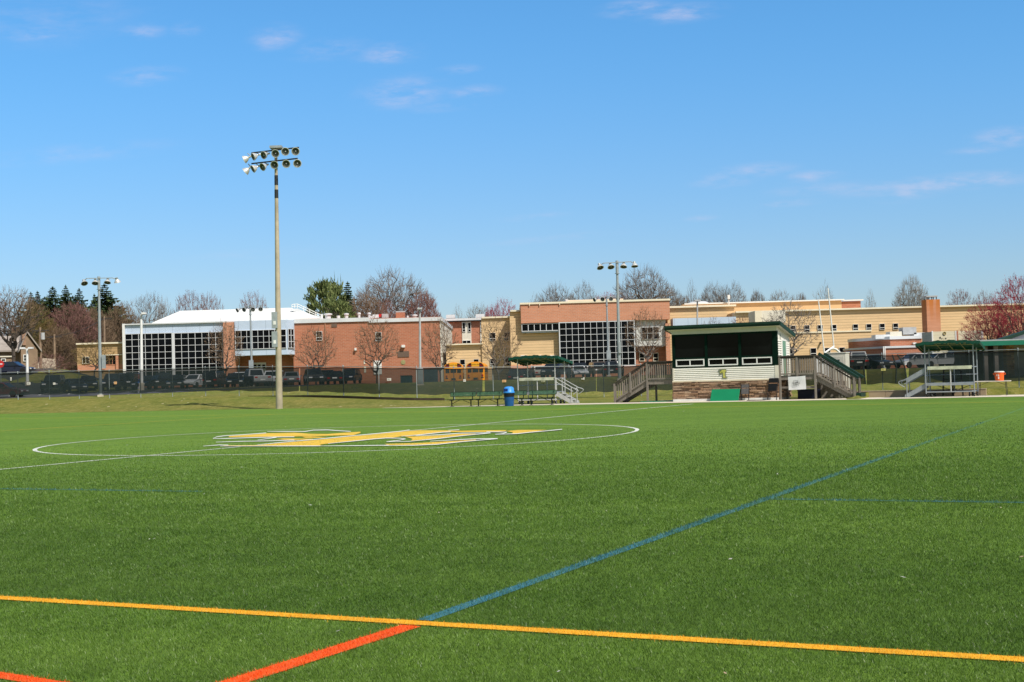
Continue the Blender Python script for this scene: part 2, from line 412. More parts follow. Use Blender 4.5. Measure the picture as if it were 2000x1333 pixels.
# ------------------------------------------------------------------ ground
FPOST = [(-200, 737, 789, 124), (-85, 732.5, 784.5, 123.5), (-27, 730, 783, 123), (34.5, 728, 781, 122), (96, 726, 780.5, 121), (154, 724.5, 779.5, 120), (213, 723.5, 778.5, 118.5), (274, 722, 777, 117.5),
         (336, 720, 775.5, 116.5), (400.6, 718, 774, 115), (466, 717, 774, 112.5), (532, 716.5, 774.8, 110), (600, 716, 776, 107.5), (670, 716, 778, 104), (739.5, 716.7, 780.5, 101),
         (813, 717.7, 782.5, 100), (886, 718, 782.5, 101), (962, 717.5, 781, 102.5), (1038, 717, 779.5, 104), (1111, 715.8, 778, 104.5), (1178, 714.5, 776.5, 105), (1251, 712.5, 774.5, 104),
         (1326, 709.5, 772, 103), (1400, 706, 769.5, 101.5), (1475, 703, 767.5, 100), (1560, 698, 765, 98), (1645, 694.3, 763.5, 95.5), (1722, 692.3, 762, 93), (1806, 689, 760.5, 91), (1892, 686, 759, 89),
         (1988, 683, 757.5, 87), (2085, 680, 756, 85), (2250, 675, 753, 83)]
FPX_, FTOP, FFOOT, FD = (np.array(c, float) for c in zip(*FPOST))
def fD(px): return float(np.interp(px, FPX_, FD))
def fzf(px): return W(px, float(np.interp(px, FPX_, FFOOT)), fD(px)).z
def fzt(px): return W(px, float(np.interp(px, FPX_, FTOP)), fD(px)).z
LOT = 1.55
def sm(a, b, x):
    t = max(0.0, min(1.0, (x-a)/(b-a))); return t*t*(3-2*t)
def v_edge(u): return 74.3+5.0*(1-sm(-57, -43, u))
def v_wall(u): return 79.0
def gz(x, y):                                      # height of the ground beyond the turf
    y = max(y, 20.0); px = 1000+FPX*x/y
    u, v = UVf(x, y); ve = v_edge(u)
    pxc = max(-200, min(2250, px)); D = fD(pxc)*1.0
    # v of the fence along this bearing
    vf = UVf(x/y*D, D)[1]
    zf = fzf(pxc)
    wallside = sm(1655, 1690, px)
    if v <= ve: return -.03
    a = ve+ (4.9*wallside)
    base0 = .36*wallside
    if v < a: return -.0
    if v <= vf:
        t = (v-a)/max(.5, vf-a)
        if wallside > .5: return base0+(zf-base0)*t
        return zf*(.25*t+.75*sm(0, 1, t))
    t = sm(0, 22, v-vf)
    z = zf+(LOT-zf)*t
    z -= .75*sm(700, 790, px)*(1-sm(985, 1045, px))*sm(125, 150, y)
    z += 3.0*(1-sm(90, 300, px))*sm(138, 168, y)
    z += 2.5*sm(260, 700, y)
    return z
# one sheet from the far turf edge to the horizon
def terrain():
    pxs = list(np.linspace(-500, 2500, 121))
    V = []; nrow = 0
    rows = []
    for px in pxs:
        k = ray(px, 740).x
        # starting depth: where the bearing crosses the turf edge
        y = 60.0
        for _ in range(60):
            u, v = UVf(k*y, y); y += (v_edge(u)-.4-v)/(k*ST+CT)*.8
        D = fD(max(-200, min(2250, px)))
        va = v_edge(UVf(k*y, y)[0])+4.9*sm(1655, 1690, px); ya = va/(k*ST+CT)
        ys = [y, y+.41, y+.8, max(y+.85, ya-.03), max(y+.9, ya+.03)]+list(np.linspace(max(y+1.6, ya+.3), D, 16))+list(np.linspace(D+1.5, D+30, 10))+[160, 168, 180, 215, 260, 340, 500, 800, 1500, 4000]
        rows.append([(k*q, q, gz(k*q, q)) for q in sorted(ys)])
    n = len(rows[0]); V = [p for r in rows for p in r]
    Fc = [(i*n+j, (i+1)*n+j, (i+1)*n+j+1, i*n+j+1) for i in range(len(rows)-1) for j in range(n-1)]
    b = MB(); b.add(V, Fc); o = b.build('ground', LAWN, smooth=True, recalc=False); tag(o, kind='structure')
terrain()
def turf():
    us = list(np.linspace(-150, 60, 90)); b = MB()
    top = [FW(u, v_edge(u)) for u in us]; bot = [FW(u, -25) for u in us]
    n = len(us)
    b.add(top+bot, [(i, n+i, n+i+1, i+1) for i in range(n-1)])
    o = b.build('turf_field', TURF); tag(o, kind='structure')
turf()
# parking lot
def lot():
    b = MB(); xs = np.linspace(-95, 80, 60); ys = [130, 133, 140, 150, 160, 165, 172]
    V = [(x, y, gz(x, y)+.02) for x in xs for y in ys]; n = len(ys)
    b.add(V, [(i*n+j, (i+1)*n+j, (i+1)*n+j+1, i*n+j+1) for i in range(len(xs)-1) for j in range(n-1)])
    tag(b.build('parking_lot', ASPH, recalc=False), kind='structure')
    # painted bay lines
    b = MB()
    for i in range(40):
        x = -60+i*3.0; b.add([(x, 136, gz(x, 136)+.03), (x+.12, 136, gz(x, 136)+.03), (x+.12, 141, gz(x, 141)+.03), (x, 141, gz(x, 141)+.03)], [(0, 1, 2, 3)])
    tag(b.build('parking_bay_markings', WHITE, recalc=False), kind='structure')
lot()
def concrete_path():
    b = MB(); us = np.linspace(-45, 25, 71); V = []
    for u in us:
        w = .25+2.6*sm(-46, -36, u)+1.2*sm(-18, -15.5, u)
        V += [FW(u, v_edge(u)-.05, .012), FW(u, v_edge(u)+w, .016)]
    b.add(V, [(2*i, 2*i+2, 2*i+3, 2*i+1) for i in range(len(us)-1)])
    tag(b.build('concrete_path', CONC, recalc=False), kind='structure')
concrete_path()

# ------------------------------------------------------------------ field markings and turf fibre
CU, CV = UVf(-5.33357, 42.42696)
LINES = []                                          # (name, material, blade material, list of (u0, v0, u1, v1, width))
def seg_strip(b, u0, v0, u1, v1, w, z=.006, n=1):
    d = Vector((u1-u0, v1-v0)); L = d.length; d /= L; a = Vector((-d.y, d.x))*(w/2)
    for i in range(n):
        p = Vector((u0, v0))+d*(L*i/n); q = Vector((u0, v0))+d*(L*(i+1)/n)
        b.add([FW(p.x+a.x, p.y+a.y, z), FW(p.x-a.x, p.y-a.y, z), FW(q.x-a.x, q.y-a.y, z), FW(q.x+a.x, q.y+a.y, z)], [(0, 1, 2, 3)])
def g2f(px, py):
    p = G(px, py); return UVf(p.x, p.y)
yv = np.mean([g2f(x, y)[1] for x, y in ((0, 1168), (500, 1199), (1000, 1235), (1500, 1261), (2000, 1289))])
ub = np.mean([g2f(x, y)[0] for x, y in ((1000, 1152), (1430, 1000), (1700, 903), (1865, 846))])
vb = np.mean([g2f(x, y)[1] for x, y in ((1600, 978), (2000, 982.5), (0, 955.5), (390, 961.5))])
ue = g2f(397, 961)[0]
oa = g2f(800, 1225); ob = g2f(462, 1333)
od = (Vector(ob)-Vector(oa)).normalized()
oc0 = g2f(0, 1321); oc1 = g2f(95, 1336); ocd = (Vector(oc1)-Vector(oc0)).normalized()
def Lseg(*a): LINES.append(a)
# name, label, mat, blade, segments
MARKS = [
 ('yellow_field_line', 'yellow line running across the front of the turf', TURFY, BLADEY, [(-80, yv, 40, yv, .14)], .015),
 ('blue_field_line', 'long blue line running away across the turf to the right', TURFB, BLADEB, [(ub, yv+.12, ub, 63.4, .120)], .006),
 ('blue_hash_line', 'faint blue dash crossing the right edge of the turf', TURFB, BLADEB, [(ub-.1, vb, ub+22, vb, .09)], .007),
 ('blue_hash_line', 'faint blue dash on the left side of the turf', TURFB, BLADEB, [(ue-30, vb, ue, vb, .09)], .007),
 ('orange_field_line', 'thick orange line ending at the yellow line', TURFO, BLADEO, [(oa[0]-od.x*.02, oa[1]-od.y*.02, oa[0]+od.x*9, oa[1]+od.y*9, .165)], .006),
 ('orange_corner_line', 'orange line cut off by the bottom left corner', TURFO, BLADEO, [(oc0[0]-ocd.x*4, oc0[1]-ocd.y*4, oc1[0]+ocd.x*2.0, oc1[1]+ocd.y*2.0, .12)], .0065),
 ('white_halfway_line', 'white halfway line crossing the centre circle', TURFW, None, [(CU, yv+2, CU, 71.0, .125)], .008),
 ('yellow_far_line', 'thin yellow line along the far side of the turf', TURFYF, None, [(-110, 64.0, 30, 64.0, .20)], .008),
 ('yellow_cross_line', 'thin yellow line crossing the left of the turf', TURFYF, None, [(-46.0, 20, -46.0, 64, .15)], .007),
]
EXCL = []
for name, label, m, bl, segs, z in MARKS:
    b = MB()
    for (u0, v0, u1, v1, w) in segs:
        seg_strip(b, u0, v0, u1, v1, w, min(z, .009))
        if bl is not None: EXCL.append((u0, v0, u1, v1, w))
    o = b.build(name, m, recalc=False); tag(o, label, 'line marking', kind='structure')
    MARKS[MARKS.index((name, label, m, bl, segs, z))] = (name, label, m, bl, segs, o)
# centre circle
b = MB(); n = 160; R0 = 9.14
V = []
for i in range(n):
    t = 2*PI*i/n
    for r in (R0-.06, R0+.06): V.append(FW(CU+r*math.cos(t), CV+r*math.sin(t), .006))
b.add(V, [(2*i, 2*i+1, (2*i+3) % (2*n), (2*i+2) % (2*n)) for i in range(n)])
tag(b.build('centre_circle', TURFW, recalc=False), 'white centre circle around the gold emblem', 'line marking', kind='structure')
# emblem
em = thing('centre_emblem', 'large gold and white letter emblem painted inside the centre circle', 'emblem', tuple(G(720, 858)))
gold = [
 [(447, 853), (480, 849.9), (520, 847.2), (575, 845.9), (605, 848.2), (640, 848.6), (677, 845.8), (704, 844.3), (704, 846.5), (690, 851), (655, 851.6), (600, 853.2), (507, 854), (447, 855)],
 [(539, 858.6), (556, 857.1), (575, 857.5), (612, 858), (610, 859.8), (575, 860.2), (556, 860.2)],
 [(589, 854), (607, 853.4), (640, 855), (625, 856.3), (596, 856)],
 [(435, 871), (502, 870.5), (570, 864.5), (623, 859.8), (677, 854.4), (740, 848.3), (784, 844.2), (806, 842.2), (822, 841.3), (874, 841.8), (865, 845), (820, 850.3), (784, 853.2), (766, 856.2), (730, 858.6), (686, 863), (641, 867.4), (625, 869.5), (628, 871.8), (440, 872.6)],
 [(790, 853.5), (812, 853.6), (847, 852), (883, 849.6), (905, 848.4), (930, 848.3), (926, 850), (900, 852.6), (860, 857.3), (820, 861.3), (802, 862), (806, 858.5)],
 [(751, 868.3), (784, 867.3), (820, 866.4), (865, 863.8), (900, 861.6), (930, 859.6), (928, 861.6), (900, 864.2), (856, 869.2), (811, 871), (757, 870.6)],
 [(988, 843), (1012, 840.9), (1068, 840.6), (1035, 845.5), (1008, 848.2), (1000, 848), (1002, 845.5)],
 [(873, 842), (900, 842.6), (950, 841.6), (990, 841.2), (987, 843.4), (960, 844.8), (900, 844.9), (866, 844.8)]]
b = MB()
for i, pl in enumerate(gold): b.flat([G(x, y)+Vector((0, 0, .010+.0004*i)) for x, y in pl])
b.build('gold_letters', GOLD, em, recalc=False)
wh = [[(416, 857.5), (424, 854.3), (440, 852.3), (470, 850.6), (520, 846.8)], [(416, 857.8), (440, 857.8), (480, 856.5), (540, 854.9), (575, 854.6)], [(422, 865), (470, 863.5), (530, 862.5), (575, 861)], [(503, 861), (520, 858.5), (540, 855.7)],
      [(397, 872.8), (430, 870.5), (446, 870.8)], [(522, 844), (560, 844), (595, 844.2), (612, 841.5), (640, 841), (660, 842.5), (685, 844)], [(503, 870.3), (570, 863.5), (623, 859), (677, 853.6), (740, 847.8), (784, 843.5), (800, 841)],
      [(641, 868), (686, 863.5), (730, 859), (755, 857), (780, 857.5), (792, 859), (780, 861.5), (755, 864.5)], [(755, 864.5), (800, 863.8), (820, 861.8), (860, 857.8), (900, 853), (930, 850), (958, 847.4)], [(784, 853.8), (820, 850.8), (865, 845.8), (880, 845.2)],
      [(750, 872.3), (811, 871.6), (856, 869.6), (900, 864.8), (940, 861.3), (972, 858.6)], [(840, 863.6), (900, 860.2), (930, 858.8), (972, 858.4)], [(625, 872.8), (700, 872.3), (760, 871.5)], [(430, 873), (560, 872.9), (625, 872.8)],
      [(967, 850), (982, 849), (990, 846), (975, 845.3), (950, 845)], [(967, 850.2), (1010, 848.8), (1035, 846), (1065, 843.5), (1098, 840.2)], [(875, 842), (897, 841)], [(812, 853.0), (860, 850.8), (900, 847.8), (930, 847.4), (958, 847)]]
b = MB(); zz = 0.016
for pl in wh:
    for i, (q0, q1) in enumerate(zip(pl[:-1], pl[1:])):
        t0 = .66; t1 = .66
        if i == 0: t0 = .35
        b.flat([G(q0[0], q0[1]-t0)+Vector((0, 0, zz)), G(q0[0], q0[1]+t0)+Vector((0, 0, zz)), G(q1[0], q1[1]+t1)+Vector((0, 0, zz)), G(q1[0], q1[1]-t1)+Vector((0, 0, zz))]); zz += .0001
b.build('white_outline', TURFW, em, recalc=False)

def blades(X, Y, hgt, wid, base=0.0):
    n = len(X); ang = RNG.uniform(0, 2*PI, n); lean = RNG.uniform(.1, .95, n)*hgt; la = RNG.normal(TH+PI, 1.3, n)
    h = hgt*RNG.uniform(.55, 1.1, n); w = wid*RNG.uniform(.6, 1.3, n)/2
    dx, dy = np.cos(ang)*w, np.sin(ang)*w
    V = np.empty((n, 3, 3), np.float32)
    V[:, 0] = np.stack([X-dx, Y-dy, np.full(n, base)], 1); V[:, 1] = np.stack([X+dx, Y+dy, np.full(n, base)], 1)
    V[:, 2] = np.stack([X+np.sin(la)*lean, Y+np.cos(la)*lean, base+h], 1)
    return V.reshape(-1, 3), np.arange(3*n).reshape(-1, 3)
def turf_fibre():
    N = 1500000
    # sample depth with density falling with distance, then width
    t = RNG.uniform(0, 1, N); y0, y1 = 6.9, 46.0
    yy = y0*(y1/y0)**t
    keep = RNG.uniform(0, 1, N) < np.clip((46-yy)/30, 0, 1)**1.2
    yy = yy[keep]; xx = RNG.uniform(-1, 1, len(yy))*(yy*.40+.9)
    uu = xx*CT-yy*ST; vv = xx*ST+yy*CT
    ok = np.ones(len(yy), bool)
    for (u0, v0, u1, v1, w) in EXCL:
        dx, dy = u1-u0, v1-v0; L = math.hypot(dx, dy); dx /= L; dy /= L
        a = (uu-u0)*dx+(vv-v0)*dy; c = np.abs(-(uu-u0)*dy+(vv-v0)*dx)
        ok &= ~((a > 0) & (a < L) & (c < w/2))
    xx, yy = xx[ok], yy[ok]
    sc_ = np.clip(yy/15, .62, 1.5)
    V, Fi = blades(xx, yy, .026*np.clip(sc_, .9, 1.3), .0058*sc_)
    o = np_mesh('turf_fibre', V, Fi, BLADE); tag(o, kind='stuff')
    # coloured fibre standing on each painted line close to the camera
    for name, label, m, bl, segs, o in MARKS:
        if bl is None: continue
        Xs, Ys = [], []
        for (u0, v0, u1, v1, w) in segs:
            L = math.hypot(u1-u0, v1-v0); n = int(L*w*9000)
            a = RNG.uniform(0, 1, n); c = np.where(RNG.uniform(0, 1, n) < .16, RNG.normal(0, .34, n), RNG.uniform(-.5, .5, n))*w
            dx, dy = (u1-u0)/L, (v1-v0)/L
            U_ = u0+a*L*dx-c*dy; V_ = v0+a*L*dy+c*dx
            x = U_*CT+V_*ST; y = -U_*ST+V_*CT
            d = RNG.uniform(0, 1, n)
            k = (y > 6.5) & (y < 40) & (np.abs(x) < y*.42+1) & (d < np.clip((9.5/np.maximum(y, 1))**1.6, 0, 1))
            if 'blue' in name: k &= d < np.clip(.95-(y-10)/30, .22, .9)*np.clip((9.5/np.maximum(y, 1))**1.6, 0, 1)
            Xs.append(x[k]); Ys.append(y[k])
        X = np.concatenate(Xs); Y = np.concatenate(Ys)
        if not len(X): continue
        s_ = np.clip(Y/11, .85, 3)
        V, Fi = blades(X, Y, .027*np.clip(s_, .9, 1.4), .006*s_)
        f = np_mesh('line_fibre', V, Fi, bl, o); tag(f, kind='stuff')
turf_fibre()

def debris():                                      # scraps of pale leaf and paper lying on the turf
    b = MB(); r = random.Random(5)
    for i in range(70):
        y = 7.5*(9.0**r.random()); x = r.uniform(-1, 1)*y*.42; s = r.uniform(.008, .022)*(1+y/40); z = .028
        a = r.uniform(0, 6.28); c, d = math.cos(a)*s, math.sin(a)*s*.6
        b.add([(x-c, y-d, z), (x+d, y-c, z+.004), (x+c, y+d, z+.010), (x-d, y+c, z+.006)], [(0, 1, 2, 3)])
    o = b.build('turf_litter', island_mat('litter', [(.75, .74, .70), (.50, .38, .22), (.80, .80, .78), (.36, .25, .14)], .8), recalc=False); tag(o, kind='stuff')
debris()

# ------------------------------------------------------------------ fence with windscreen
fp0 = W(700, 779, fD(700))
fence = thing('chain_link_fence', 'long black windscreen fence with grey posts along the far side of the turf', 'fence', tuple(fp0))
def frail(px, off=0.0): return W(px, float(np.interp(px, FPX_, FTOP))+off, fD(px))
post_px = [p[0] for p in FPOST]
thick = {34.5, 670, 1988}
for px in post_px:
    b = MB(); top = frail(px); foot = Vector((top.x, top.y, fzf(px)-.15)); r = .030 if px not in thick else .042
    b.tube(foot, top+Vector((0, 0, .05)), r, r, 8); b.lathe([(r*1.25, 0), (r*1.1, .05), (0, .09)], top+Vector((0, 0, .03)), n=8)
    b.build('fence_post', GALV, fence, smooth=False)
b = MB()
for a, c in zip(post_px[:-1], post_px[1:]):
    b.tube(frail(a), frail(c), .021, .021, 6)
b.build('top_rail', GALV, fence)
# windscreen lengths, split where the photo shows slits: (top px0, top px1, bottom px0, bottom px1)
SL = [(-190, 269.6, -190, 269.2), (272.0, 584.3, 272.6, 584.0), (586.4, 942.6, 586.0, 942.0), (946.2, 1164, 946.8, 1164), (1165.2, 1320, 1165.2, 1320), (1320.2, 1655, 1320.2, 1655), (1657, 1688, 1657, 1690), (1691, 1764.5, 1693, 1771), (1775.5, 2085, 1774.2, 2085), (2085.5, 2240, 2085.5, 2240)]
for (t0, t1, b0, b1) in SL:
    n = max(3, int((t1-t0)/9)); V = []
    for i in range(n+1):
        f = i/n; pt = t0+(t1-t0)*f; pb = b0+(b1-b0)*f
        ph = (pt % 66.0)/66.0; sag = .05*math.sin(PI*ph)+.015*math.sin(pt*.9)
        T = frail(pt); Bz = fzf(pb)+.43+.035*math.sin(pb*.11)+.02*math.sin(pb*.53)
        B_ = W(pb, 760, fD(pb)); amp = .03*math.sin(pt*.37)+.02*math.sin(pt*1.3)
        for j in range(6):
            g = j/5
            x = T.x+(B_.x-T.x)*g; y = T.y+(B_.y-T.y)*g-.045-amp*math.sin(PI*g)*(.4+.6*g)
            V.append((x, y, (T.z-.07-sag)+(Bz-T.z+.07+sag)*g))
    b = MB(); b.add(V, [(i*6+j, (i+1)*6+j, (i+1)*6+j+1, i*6+j+1) for i in range(n) for j in range(5)])
    o = b.build('windscreen', SCREEN, fence, smooth=True, recalc=False)
    o.data.attributes.new('drop', 'FLOAT', 'POINT').data.foreach_set('value', [(i % 6)/5 for i in range(len(V))])
# black top hem and gathered folds
b = MB()
for a, c in zip(post_px[:-1], post_px[1:]):
    for i in range(6):
        p = a+(c-a)*i/6; q = a+(c-a)*(i+1)/6
        s0 = .05*math.sin(PI*((p % 66)/66)); s1 = .05*math.sin(PI*((q % 66)/66))
        b.beam(frail(p)+Vector((0, -.055, -.09-s0)), frail(q)+Vector((0, -.055, -.09-s1)), .012, .07)
b.build('screen_hem', BLACK, fence)
for (a, c, e) in ((1690, 1686, 1690), (1742, 1750, 1749), (1752, 1766, 1771)):
    b = MB(); b.path([frail(a, 2)+Vector((0, -.09, 0)), frail(c, 25)+Vector((0, -.11, 0)), frail(e, 58)+Vector((0, -.09, 0))], .05, 6)
    b.build('screen_fold', SCREEN, fence)
te = thing('dark_foot_strip', 'low dark strip along the foot of the fence between the pole and the benches', 'edging', tuple(W(690, 779, fD(690)-.2)))
b = MB(); tp = list(range(484, 880, 12))  # low dark raised strip along the fence foot, taller toward the right
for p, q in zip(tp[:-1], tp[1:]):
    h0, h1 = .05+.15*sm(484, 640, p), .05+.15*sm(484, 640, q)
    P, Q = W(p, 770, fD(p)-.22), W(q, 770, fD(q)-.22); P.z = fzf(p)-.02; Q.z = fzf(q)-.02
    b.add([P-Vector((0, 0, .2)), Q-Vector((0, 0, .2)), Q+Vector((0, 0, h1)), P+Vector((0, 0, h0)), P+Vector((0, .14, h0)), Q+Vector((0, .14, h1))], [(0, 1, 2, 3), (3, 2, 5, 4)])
b.build('board', mat('foot_strip_dark', (.040, .030, .020), .95, .35, 1.6), te, recalc=False)
def fsign(px, py, w, h, m, label, dots=None, shape=None):
    t = thing('fence_sign', label, 'sign', tuple(W(px, py, fD(px)-.12)))
    b = MB(); D = fD(px)-.12; x0, x1, z0, z1 = RC(px-w/2, py-h/2, px+w/2, py+h/2, D)
    if shape: b.prism([W(px+a*w, py+c*h, D) for a, c in shape], (0, -.02, 0))
    else: b.box(x0, x1, D-.02, D, z0, z1)
    b.build('panel', m, t)
    if dots:
        b = MB()
        for i in range(dots):
            zc = z1-(z1-z0)*(i+1)/(dots+1); b.box(x0+(x1-x0)*.15, x0+(x1-x0)*(.6+.25*(i % 2)), D-.026, D-.02, zc-.012, zc+.012)
        b.build('print', DARKM, t)
SIGNW = mat('sign_white', (.62, .60, .56), .6, .1, 8); SIGNT = mat('sign_tan', (.62, .36, .17), .7, .1, 8); SIGNY = mat('sign_yellow', (.45, .42, .14), .7, .1, 8); SIGNG = mat('sign_khaki', (.30, .31, .20), .7, .1, 8)
fsign(21.5, 740.5, 2.6, 6.5, SIGNW, 'tall narrow white sign at the left end of the fence', 2)
fsign(56, 749.5, 7, 4.5, SIGNW, 'small white sign with an orange edge on the left of the fence', 2)
fsign(106, 749.8, 4.5, 4.2, SIGNW, 'small square white sign in front of the dark cars on the left', 1)
fsign(225.5, 748.3, 5.4, 5.0, SIGNT, 'small beige square sign on the fence below the left light pole', 1)
fsign(760, 741.6, 8, 5, SIGNW, 'small white sign on the fence in front of the brick building', 2)
fsign(907.3, 743.8, 5, 4.6, SIGNW, 'small white sign on the fence between the two school buses', 1)
fsign(984.7, 744.6, 8, 4.8, SIGNT, 'small orange sign on the fence above the rubbish bin', 1)
fsign(1061, 745.2, 7.6, 3.0, SIGNG, 'low khaki sign behind the left canopied stand', 1)
fsign(1138.5, 739.8, 6.6, 6.0, SIGNW, 'white shield shaped tag on the fence right of the left canopied stand', None, [(-.5, -.1), (-.35, .42), (0, .2), (.4, .5), (.5, -.3), (.2, -.5), (.1, .05), (-.2, .0)])
fsign(1725.3, 722.3, 9, 4.2, SIGNY, 'dull yellow sign on the right part of the fence', 1)

# ------------------------------------------------------------------ press box (field frame: local x along u, y away)
def field_thing(name, label, cat, u, v, z=0.0, group=None, rz=0.0): return thing(name, label, cat, tuple(FW(u, v, z)), -TH+rz, group)
PBV = 77.0
def on_v(px, v, py=760):                          # u where a photo column meets the line v
    r = ray(px, py); k = r.x/r.y; y = v/(k*ST+CT); x = k*y; return UVf(x, y)[0]
def z_at(px, py, v):
    r = ray(px, py); k = r.x/r.y; y = v/(k*ST+CT); return (Vector((0, 0, CAMH))+r*(y/r.y)).z
u0 = on_v(1315.3, PBV); u1 = on_v(1520.5, PBV); PW = u1-u0; PD = 2.75
pb = field_thing('press_box', 'cream sided press box with stone base and dark green roof edge', 'press box', u0, PBV)
def zz_(py, px=1315.5): return z_at(px, py, PBV)
zs, zsid, zw0, zw1, zbig0, zbig1, zroof0, zroof1 = zz_(747.2), zz_(719.8), zz_(716.2), zz_(704), zz_(699.8), zz_(657.8), zz_(645.5), zz_(638)
b = MB(); b.box(0, PW, -.13, PD, -.05, .15); b.build('foundation', CONCW, pb, True)
# stone: many small ledge stones
b = MB()
def stones(b, face):
    L = PW if face == 'f' else PD; z = .14
    while z < zs-.02:
        h = min(random.uniform(.055, .12), zs-z); x = 0.0
        if zs-z-h < .04: h = zs-z
        while x < L:
            w = min(random.uniform(.16, .62), L-x)
            if L-x-w < .08: w = L-x
            d = random.uniform(.0, .085)*random.choice((.2, 1, 1))
            if face == 'f': b.box(x+.008, x+w-.008, -.05-d, .04, z+.011, z+h-.011)
            elif face == 'r': b.box(PW-.04, PW+.05+d, x+.006, x+w-.006, z+.006, z+h-.006)
            else: b.box(-.05-d, .04, x+.006, x+w-.006, z+.006, z+h-.006)
            x += w
        z += h
for f_ in 'frl': stones(b, f_)
b.build('stone_base', STONE, pb, True)
b = MB(); b.box(.03, PW-.03, .03, PD-.03, .14, zs); b.build('base_core', mat('mortar_dark', (.10, .075, .055), .95, .2, 5), pb, True)
# clapboards: each board leans out at its lower edge
def clap(b, x0, x1, z0, z1, n, face='f', y=0.0):
    h = (z1-z0)/n; lip = .05
    for i in range(n):
        a = z0+i*h; c = a+h
        prof = [(0.0, c), (-.010, c), (-.050, a+.02), (-.050, a+.004), (-.010, a), (0, a)]
        if face == 'f': b.prism([(x0, y+p, q) for p, q in prof], (x1-x0, 0, 0))
        elif face == 'r': b.prism([(PW-p, x0, q) for p, q in prof], (0, x1-x0, 0))
        elif face == 'l': b.prism([(p, x0, q) for p, q in prof], (0, x1-x0, 0))
    return b
zsoff = zs+.075
b = MB(); b.box(-.03, PW+.03, -.075, .01, zs, zsoff); b.box(PW-.01, PW+.075, .01, PD, zs, zsoff); b.build('drip_ledge', CREAM, pb, True)
b = clap(MB(), .09, PW-.16, zsoff, zsid, 7); clap(b, 0.1, PD-.1, zsoff, zroof0-.75, 17, 'r'); clap(b, .1, PD-.1, zsoff, zroof0-.75, 17, 'l'); b.build('clapboard_siding', SIDING, pb, True)
b = MB(); b.box(0, .09, -.06, .02, zsoff, zsid); b.build('corner_trim', OFFW, pb, True); b = MB(); b.box(PW-.16, PW+.055, -.06, .02, zsoff, zsid); b.build('corner_trim', OFFW, pb, True); b = MB(); b.box(PW-.02, PW+.06, PD-.12, PD, zsoff, zroof0-.75); b.build('corner_trim', OFFW, pb, True)
# body core
b = MB(); b.box(.02, PW-.02, .03, PD-.02, zs, zsid); b.box(.02, PW-.02, PD-.1, PD-.02, zsid, zroof0-.7); b.box(.02, .1, .06, PD-.1, zsid, zroof0-.55)
b.box(.1, PW-.02, .06, PD-.1, zroof0-.75, zroof0-.7)
b.box(PW-.08, PW-.02, .75, PD-.1, zsid, zroof0-.7); b.build('wall', SIDING, pb, True)
# green front frame with three window bays
bays = [(on_v(1320, PBV)-u0+.02, on_v(1379.3, PBV)-u0), (on_v(1384, PBV)-u0, on_v(1445, PBV)-u0), (on_v(1450, PBV)-u0, on_v(1511.5, PBV)-u0)]
b = MB(); xs = [0.0]+[c for bb in bays for c in bb]+[PW+.02]
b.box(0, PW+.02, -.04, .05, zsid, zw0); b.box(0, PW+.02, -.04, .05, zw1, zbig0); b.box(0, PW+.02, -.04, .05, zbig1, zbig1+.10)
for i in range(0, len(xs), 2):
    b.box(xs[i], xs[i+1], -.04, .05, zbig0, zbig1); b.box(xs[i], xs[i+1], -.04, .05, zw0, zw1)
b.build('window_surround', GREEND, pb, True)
b = MB(); b.box(PW-.02, PW+.03, .05, .14, zsid, zbig1+.10); b.box(PW-.02, PW+.03, .62, .72, zsid, zbig1-.05); b.box(PW-.02, PW+.03, .14, .62, zsid, zw1+.05); b.build('side_window_surround', GREENF, pb, True)
b = MB(); b.box(PW-.01, PW+.012, .14, .62, zw1+.05, zbig1); b.build('side_window', GLASSB, pb, True)
for (a, c) in bays:
    b = MB(); b.box(a, c, .015, .03, zbig0, zbig1); w_ = b.build('window', GLASSB, pb, True)
    a2 = a+.05; c2 = c-.05; f_ = MB(); m_ = (a2+c2)/2; t_ = .062
    for (p, q, r, s) in ((a2, c2, zw0-.03, zw0+t_-.02), (a2, c2, zw1-t_+.02, zw1+.02), (a2, a2+t_, zw0+t_-.02, zw1-t_+.02), (c2-t_, c2, zw0+t_-.02, zw1-t_+.02), (m_-.03, m_+.03, zw0+t_-.02, zw1-t_+.02)):
        f_.box(p, q, -.07, .02, r, s)
    w2 = f_.build('sliding_window', WHITE, pb, True)
    g_ = MB(); g_.box(a2+t_, m_-.03, -.015, -.005, zw0+t_-.02, zw1-t_+.02); g_.box(m_+.03, c2-t_, -.035, -.025, zw0+t_-.02, zw1-t_+.02); g_.build('pane', GLASSB, w2, True)
# header boards and roof
b = MB(); b.box(-.0, PW+.0, -.05, .04, zbig1+.10, zroof0); b.build('header_board', mat('header_board', (.55, .54, .47), .6, .05, 2), pb, True)
zback = z_at(1538.5, 652.5, 79.3)
def zr(y): return zroof1+(zback-zroof1)*(y+.3)/(PD+.75)
b = MB(); sl = (zback-zroof1)/(PD+.75)
b.prism([(-.28, -.35, zr(-.35)-.05), (-.28, PD+.4, zr(PD+.4)-.05), (-.28, PD+.4, zr(PD+.4)), (-.28, -.35, zr(-.35))], (PW+.56, 0, 0)); b.build('roof', GREENF, pb, True)
b = MB(); zf0 = zr(-.35)
b.box(-.30, PW+.30, -.44, -.352, zf0-.11, zf0+.02); b.box(-.28, PW+.28, -.40, -.352, zf0-.23, zf0-.11)
for xx in (-.33, PW+.285): b.prism([(xx, -.352, zf0-.23), (xx, PD+.4, zr(PD+.4)-.22), (xx, PD+.4, zr(PD+.4)+.015), (xx, -.352, zf0+.015)], (.045, 0, 0))
b.build('roof_fascia', GREENF, pb, True)
